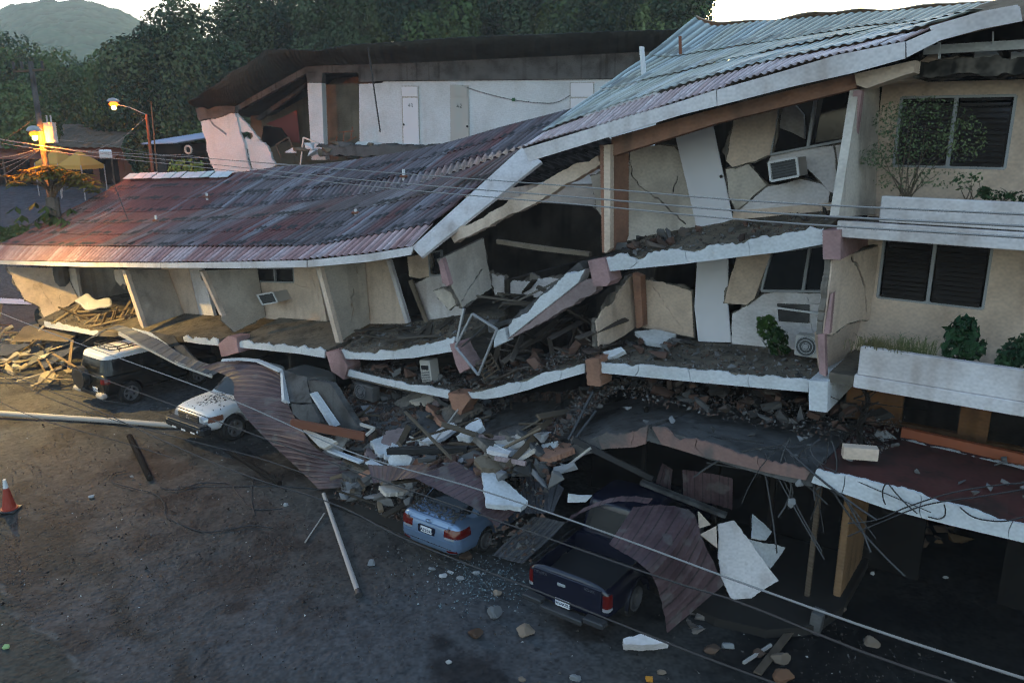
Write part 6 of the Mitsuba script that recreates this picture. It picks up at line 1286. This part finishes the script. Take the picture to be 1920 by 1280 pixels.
for i, pts in enumerate(cb): one('loose_cable', tube(spline([F(x, y, -1.46) for x, y in pts], 24), .012, 5), 'cable', ('short loop of black cable over the canopy edge', 'black cable crossing the canopy edge steeply', 'upper long black cable strung across the red canopy', 'lower long black cable strung across the red canopy', 'small cable loop under the two long cables', 'sagging black cable on the canopy edge at the right')[i], 'cable')
one('rust_gutter', bar(F(1690, 812, 1.3), F(1960, 872, 1.3), .25, .12, up=N), 'gutter_red', 'rust red sheet metal gutter along the back of the red canopy', 'gutter')
one('torn_flashing', board([F(x, y, 1.1) for x, y in ((1640, 808), (1760, 838), (1960, 885), (1960, 898), (1750, 850), (1640, 818))], .03, amp=.02, seed=3), 'grey_metal', 'torn grey flashing in front of the rust red gutter', 'flashing')
# pipes on the roofs
stick('vent_board', 'white board standing on the pale blue upper roof', 'board', F(1209, 160, 2.3), F(1203, 88, 2.3), .16, 'cone_white', .05)
one('roof_vent', tube([F(1276, 102, 3.2), F(1275, 68, 3.2)], .035, 6), 'rusty', 'thin rusty vent pipe on the pale blue upper roof', 'pipe')
def rvent(x, y, q, h, lab_):
    p = F(x, y, q); k = thing('vent_pipe', lab_, 'pipe'); add(k + '__pipe', tube([p - Z * .1, p + Z * h], .045, 8), 'cone_white'); add(k + '__collar', rbox(.22, .22, .06, .02).apply_translation(p + Z * .02), 'rusty')
rvent(757, 332, 2.7, .22, 'white vent pipe near the top of the red roof'); rvent(667, 400, 1.35, .12, 'short white vent stub on the middle of the red roof'); rvent(293, 414, 1.65, .2, 'white vent pipe on the left part of the red roof'); rvent(388, 370, 2.6, .15, 'small white vent above the left vent pipe')
one('roof_rod', tube([F(240, 412, 1.4), F(210, 335, 1.4)], .018, 5), 'dark_metal', 'thin leaning rod on the left end of the red roof', 'rod')
# ------------------------------------------------------------------ yard: poles, cone, stones
one('white_pole', tube([G(-40, 772, .16), G(80, 780, .13), G(222, 789, .13), G(336, 798, .12)], [.088, .088, .085, .08], 12), 'pvc', 'long white pole lying across the yard to the white pickup', 'pole')
one('leaning_pole', tube([G(607, 926, .12), G(672, 1112, .07)], [.05, .055], 12), 'pvc', 'pale straight pole lying in front of the long maroon sheet', 'pole')
one('pole_end_cap', tube([G(671, 1107, .075), G(673, 1116, .07)], [.07, .07], 12), 'dark_metal', 'dark end ring on the pale pole', 'ring')
one('dark_pole', tube([G(243, 818, .08), G(281, 896, .08)], .085, 10), 'near_black', 'short dark pole lying left of the wire coils', 'pole')
one('dark_pole', tube([G(430, 846, .08), G(524, 906, .08)], .07, 10), 'near_black', 'long dark pole lying below the white pickup wheel', 'pole')
one('thin_stick', tube([G(572, 1016, .03), G(608, 962, .05)], .018, 6), 'pvc', 'thin pale stick beside the straight pole', 'stick')
k = thing('traffic_cone', 'orange traffic cone with a white top at the left edge of the yard', 'cone'); cp = G(18, 954, .03)
pr = np.array([(0, .74), (.03, .74), (.035, .70), (.155, .05), (.19, .045), (.19, .02), (0, .02)]); co = trimesh.creation.revolve(pr[::-1], sections=24); co.apply_translation(cp); add(k + '__body', co, 'cone_orange', smooth=40)
add(k + '__base', rbox(.42, .42, .04, .015).apply_translation(cp), 'dark_metal')
pr = np.array([(0, .78), (.034, .78), (.062, .56), (.058, .56), (0, .74)]); co = trimesh.creation.revolve(pr[::-1], sections=24); co.apply_translation(cp); add(k + '__collar', co, 'cone_white', smooth=40)
def coil(pts, lab_): one('ground_wire', tube(spline([G(x, y, .03) for x, y in pts], 60), .014, 5), 'cable', lab_, 'wire')
coil([(237, 882), (212, 888), (208, 900), (250, 915), (290, 925), (308, 945), (310, 965), (345, 985), (390, 997), (430, 992), (470, 985), (510, 990)], 'long looping black wire on the dirt')
coil([(300, 912), (330, 918), (380, 905), (420, 905), (450, 930), (480, 955), (530, 953)], 'second wire loop crossing the first')
coil([(340, 912), (420, 912), (500, 911), (600, 917)], 'nearly straight wire on the dirt towards the maroon sheet'); coil([(478, 890), (472, 930), (478, 965)], 'short curved wire crossing the straight wire')
st = [((925, 1146), .30, 'pale stone lump nearest the saloon in the open yard', 'CO'), ((985, 1184), .30, 'tan pointed stone left of the navy pickup', 'T'), ((891, 1186), .26, 'brown broken brick between the two pale stones', 'BR'), ((697, 1055), .2, 'pale chip cluster piece below the saloon', 'CO'), ((875, 1043), .25, 'brown lump below the saloon bumper', 'BR'), ((845, 1072), .12, 'white chip below the saloon', 'W'), ((830, 1078), .14, 'second white chip below the saloon', 'W'), ((863, 1083), .13, 'third white chip below the saloon', 'W'), ((893, 1073), .12, 'fourth white chip below the saloon', 'W'), ((810, 1066), .14, 'bluish chip left of the white chips', 'CO'), ((932, 1110), .16, 'tan chip between saloon and stone', 'T'),
      ((1363, 1148), .22, 'tan lump below the white panel', 'T'), ((1448, 1180), .30, 'flat white shard below the white panel', 'W'), ((1415, 1176), .24, 'grey lump left of the flat white shard', 'CO'), ((1465, 1170), .2, 'tan lump right of the flat white shard', 'T'), ((1335, 1215), .26, 'brown lump by the plank', 'BR'), ((1367, 1210), .22, 'upright grey shard by the plank', 'CO'), ((1465, 1232), .3, 'tan brick lump below the plank', 'T'), ((1470, 1268), .3, 'orange brown brick at the bottom edge', 'O'), ((1425, 1224), .2, 'brick piece lying on the pale stick', 'BR'), ((1634, 1204), .26, 'flat tan stone right of the block post', 'T'), ((1080, 1270), .18, 'bluish white chip at the bottom edge', 'CO'), ((978, 1272), .12, 'small tan chip at the bottom edge', 'T'), ((1218, 1272), .15, 'bright orange piece at the bottom edge', 'OB'), ((1242, 1260), .14, 'tan chip beside the bright orange piece', 'T'), ((535, 946), .14, 'white shard near the end of the wires', 'W'), ((172, 930), .14, 'flat white chip near the cone', 'W'), ((248, 893), .1, 'small pale chip beside the dark pole', 'W'), ((842, 1240), .1, 'white chip on the dark stain', 'W'), ((1773, 1082), .1, 'white chip on the dark ground at the right', 'W'), ((1635, 1074), .1, 'white chip below the rubble at the right', 'W'), ((1580, 1140), .18, 'pale chip on the dark stain at the right', 'T'), ((10, 1213), .14, 'pale green scrap at the left frame edge', 'G')]
cm = {'CO': (.17, .175, .18), 'T': (.22, .17, .13), 'BR': (.09, .06, .045), 'W': (.36, .36, .36), 'O': (.17, .09, .055), 'OB': (.55, .24, .04), 'G': (.35, .5, .22)}
r = np.random.default_rng(31)
for (x, y), d, lab_, c_ in st:
    m = rock(r, np.array([1.25, .95, .8]) * d); m.apply_translation(G(x, y, d * .25)); solid('stone_chunk', turned(m, [0, 0, 0]), cm[c_], lab_, 'stone', None)
stick('pale_stick', 'pale stick lying with a brick piece on it near the bottom', 'stick', G(1394, 1242, .05), G(1446, 1208, .08), .05, 'pvc'); stick('dark_board', 'dark board lying right of the pale stick', 'plank', G(1420, 1262, .04), G(1488, 1175, .06), .14, 'wood', .03)
one('block_post', bar(G(1528, 1182, .0), G(1528, 1182, .0) + Z * .42 + D * .03, .26, .2), 'concrete', 'upright concrete block at the edge of the dark stain', 'block')
for i in range(46):
    x, y = 1690 + r.normal() * 55, 1005 + r.normal() * 24; d = r.uniform(.1, .3); m = chunk(r, np.array([1.3, 1, .6]) * d, 10); m.apply_translation(G(min(x, 1800), max(y, 965), d * .2 + max(0, .5 - abs(x - 1700) / 150) * .3)); solid('orange_rubble', m, [(.30, .19, .10), (.16, .11, .08), (.22, .16, .12)][i % 3], 'broken orange plaster lump in the heap under the red canopy', 'rubble', 'rubble heap under the red canopy')
for i in range(34):
    x, y = r.uniform(1290, 1480), r.uniform(1125, 1185); d = r.uniform(.06, .2); m = chunk(r, np.array([1.3, 1, .6]) * d, 9); m.apply_translation(G(x, y, d * .2)); solid('ground_rubble', m, [(.2, .17, .15), (.28, .26, .25), (.12, .10, .09)][i % 3], 'rubble lump on the dirt between the white panel and the bottom edge', 'rubble', 'rubble lumps on the dirt below the white panel')
def fg(r):
    while True:
        x, y = r.uniform(-26, 10), r.uniform(4.5, 30); 
        if (np.array([x, y, 0]) - O) @ N < -.6 and meshkit.fbm(np.array([x * .5, y * .5, 0.]), 3, 2) + r.uniform(-.25, .25) > .48: return np.array([x, y, .035 + r.uniform(0, .02)])
fine_debris('gravel', 'loose gravel and crumbs scattered over the yard', 20000, fg, [(.07, .06, .053), (.035, .03, .028), (.11, .10, .094), (.035, .03, .028), (.08, .068, .058)], .012, .05, 61)
fine_debris('pale_crumbs', 'scattered pale plaster crumbs on the dirt', 500, fg, [(.4, .4, .4), (.5, .48, .44)], .012, .045, 62)
def fgl(r): x, y = r.normal(905, 55), r.normal(1085, 26); return G(x, y, .035)
fine_debris('broken_glass', 'bluish crumbs of broken glass between the saloon and the navy pickup', 900, fgl, [(.16, .22, .24), (.10, .14, .16), (.3, .34, .36)], .012, .04, 63)
# ------------------------------------------------------------------ overhead wires: photograph points with distances
def wire(pts, rad, m, lab_, n=60, group=None): one('overhead_wire', tube(spline([Dst(x, y, d) for x, y, d in pts], n), rad, 5), m, lab_, 'wire', group)
wire([(-80, 248, 46), (200, 286, 36), (640, 317, 21), (1280, 367, 11.5), (2000, 406, 7.5)], .010, 'cable_pale', 'top wire of the three crossing the whole building')
wire([(-80, 250, 46), (200, 289, 36), (640, 334, 21), (1280, 387, 11.4), (2000, 428, 7.4)], .012, 'cable_pale', 'middle wire of the three crossing the whole building')
wire([(-80, 256, 46), (200, 296, 36), (640, 344, 21), (1280, 402, 11.3), (2000, 450, 7.3)], .011, 'cable_pale', 'bottom wire of the three crossing the whole building')
wire([(-60, 560, 30), (137, 640, 21), (215, 668, 19), (460, 760, 14), (640, 840, 11.5), (907, 920, 9.2), (1057, 970, 8.2), (1280, 1051, 7), (1513, 1136, 6), (1980, 1290, 4.8)], .010, 'cable_pale', 'pale thick cable running diagonally across the yard')
wire([(-60, 610, 27), (0, 640, 25), (200, 713, 18), (327, 760, 15), (500, 823, 12), (640, 873, 10.4), (800, 930, 8.9), (1040, 1013, 7.3), (1280, 1096, 6.2), (1363, 1120, 5.9), (1613, 1220, 5), (1850, 1300, 4.5)], .009, 'cable', 'black cable below the pale diagonal cable')
wire([(-60, 668, 24), (0, 693, 22), (200, 777, 15.5), (367, 853, 12), (467, 893, 10.5), (640, 950, 9), (750, 1006, 8), (873, 1056, 7.2), (997, 1103, 6.5), (1280, 1216, 5.2), (1480, 1290, 4.6)], .008, 'cable', 'thin black wire across the near yard')
wire([(-60, 682, 24), (0, 704, 22), (120, 757, 17.5), (220, 789, 15), (380, 832, 12.5), (480, 857, 11.5), (600, 900, 10)], .007, 'cable', 'thin black wire just below the near yard wire')
wire([(-60, 725, 22), (0, 753, 20), (80, 787, 17), (233, 830, 14), (330, 860, 12.4)], .007, 'cable', 'lowest thin wire at the left edge of the yard')
wire([(-40, 680, 24), (60, 712, 20), (120, 735, 18), (240, 757, 16)], .006, 'cable', 'short thin wire near the off-road car')
pa = pb + Z * 9.4
for i, (x, y, d) in enumerate(((-60, 300, 44), (-40, 330, 46), (-30, 345, 48), (-50, 318, 45))): one('service_wire', tube(spline([pb + Z * 8.1, (pb + Z * 8.1 + Dst(x, y, d)) / 2 - Z * .15, Dst(x, y, d)], 14), .012, 5), 'cable_pale', 'service wire fanning left from the utility pole', 'wire', 'service wires left of the utility pole')
one('guy_wire', tube([pa, Dst(-60, 315, 44)], .014, 5), 'cable', 'guy wire from the upper utility pole to the left edge', 'wire')
wire([(80, 262, 41), (200, 272, 50), (300, 290, 52), (400, 298, 40), (560, 312, 30)], .010, 'cable_pale', 'thin wire behind the street lamp pole')
wire([(90, 270, 41), (170, 284, 48), (215, 268, 54), (272, 222, 56)], .012, 'cable_pale', 'curved cable from the utility pole up to the red lit pole')
one('white_box_on_wire', turned(rbox(.45, .2, .32, .03), Dst(198, 289, 37), yaw=.3, roll=.2), 'cone_white', 'small white box hanging on the wires in front of the shop', 'box')
# white vehicle roof behind the red roof, dark truck bed by the lit tree, tyre planter
k = thing('parked_van', 'white van whose roof shows behind the red roof ridge', 'van'); vb = Dst(378, 334, 46.); vz = terrain_z(*vb[:2])
bd = loft_body(fine([(0, .75, .4, 1.5), (.1, .85, .3, 1.7), (1, .9, .3, 1.75), (3.2, .9, .3, 1.72), (3.8, .88, .3, 1.15), (4.6, .8, .35, .95), (4.8, .6, .4, .8)])); h_ = vb[2] + .1 - 1.75
e2 = np.array([RE[0], RE[1], 0]); at_ = vb * [1, 1, 0] - e2 * 1.9 + Z * h_
add(k + '__body', place(bd, at_, e2, RN, Z), 'paint_white', smooth=35)
for x in (.9, 3.9):
    w = trimesh.creation.cylinder(.34, 2.0, sections=20); w.apply_transform(trimesh.transformations.rotation_matrix(np.pi / 2, [1, 0, 0])); w.apply_translation([x, 0, .34]); add(k + '__axle_wheels', place(w, at_, e2, RN, Z), 'tyre')
k = thing('stake_truck', 'dark stake bed of a truck below the lit tree', 'truck'); t0 = Dst(82, 425, 41.); t0 = t0 * [1, 1, 0]
for a, b in (((-1.0, 0), (1.3, 0)), ((1.3, 0), (1.3, 2.2)), ((-1.0, 0), (-1.0, 2.2)), ((-1.0, 2.2), (1.3, 2.2))):
    A_, B_ = t0 + RE * a[0] + RN * a[1], t0 + RE * b[0] + RN * b[1]
    for z_ in (2.4, 2.75, 3.1, 3.4): add(k + '__rail', bar(A_ + Z * z_, B_ + Z * z_, .06, .14), 'black_plastic')
    for t_ in (0, .5, 1): p_ = A_ + (B_ - A_) * t_; add(k + '__stake', bar(p_ + Z * 1.2, p_ + Z * 3.5, .07), 'black_plastic')
add(k + '__bed', hexa([t0 + RE * -1. + Z * 1.2, t0 + RE * 1.3 + Z * 1.2, t0 + RE * 1.3 + RN * 2.2 + Z * 1.2, t0 + RE * -1. + RN * 2.2 + Z * 1.2], [t0 + RE * -1. + Z * 1.0, t0 + RE * 1.3 + Z * 1.0, t0 + RE * 1.3 + RN * 2.2 + Z * 1.0, t0 + RE * -1. + RN * 2.2 + Z * 1.0]), 'dark_metal')
for sx in (-.8, 1.1):
    w = trimesh.creation.cylinder(.5, 2.3, sections=20); add(k + '__wheels', place(w, t0 + RE * sx + RN * 1.1 + Z * .5, RE, Z, RN), 'tyre')
ty = trimesh.creation.torus(.24, .07, major_sections=24, minor_sections=8); one('tyre_planter', place(ty, Dst(353, 281, 58.), RE, Z, -RN), 'pvc', 'white painted tyre ring beside the dark shack', 'tyre')
m, col = leaves([Dst(350 + 9 * i, 312 - 2 * i, 60. + i) for i in range(5)], [[1.3, 1, .5]] * 5, 900, .35, 19, [(.20, .26, .06), (.12, .18, .05)]); one('lamplit_leaves', m, 'leaf', 'lamplit grass imitated by pale yellow green hedge beside the dark shack', 'leafage', color=col)  # lamp light on open grass is put into these leaf colours
# ------------------------------------------------------------------ morning haze
if HAZE:
    scene['haze_air'] = {'type': 'homogeneous', 'albedo': rgb(.95, .95, .95), 'sigma_t': HAZE}
    scene['haze'] = {'type': 'cube', 'to_world': T4().translate([0, 420, 64]).scale([1700, 560, 67]), 'bsdf': {'type': 'null'}, 'interior': {'type': 'ref', 'id': 'haze_air'}}
    scene['camera']['medium'] = {'type': 'ref', 'id': 'haze_air'}
    labels['haze'] = {'kind': 'stuff', 'label': 'thin morning haze over the yard and the hills', 'category': 'haze'}
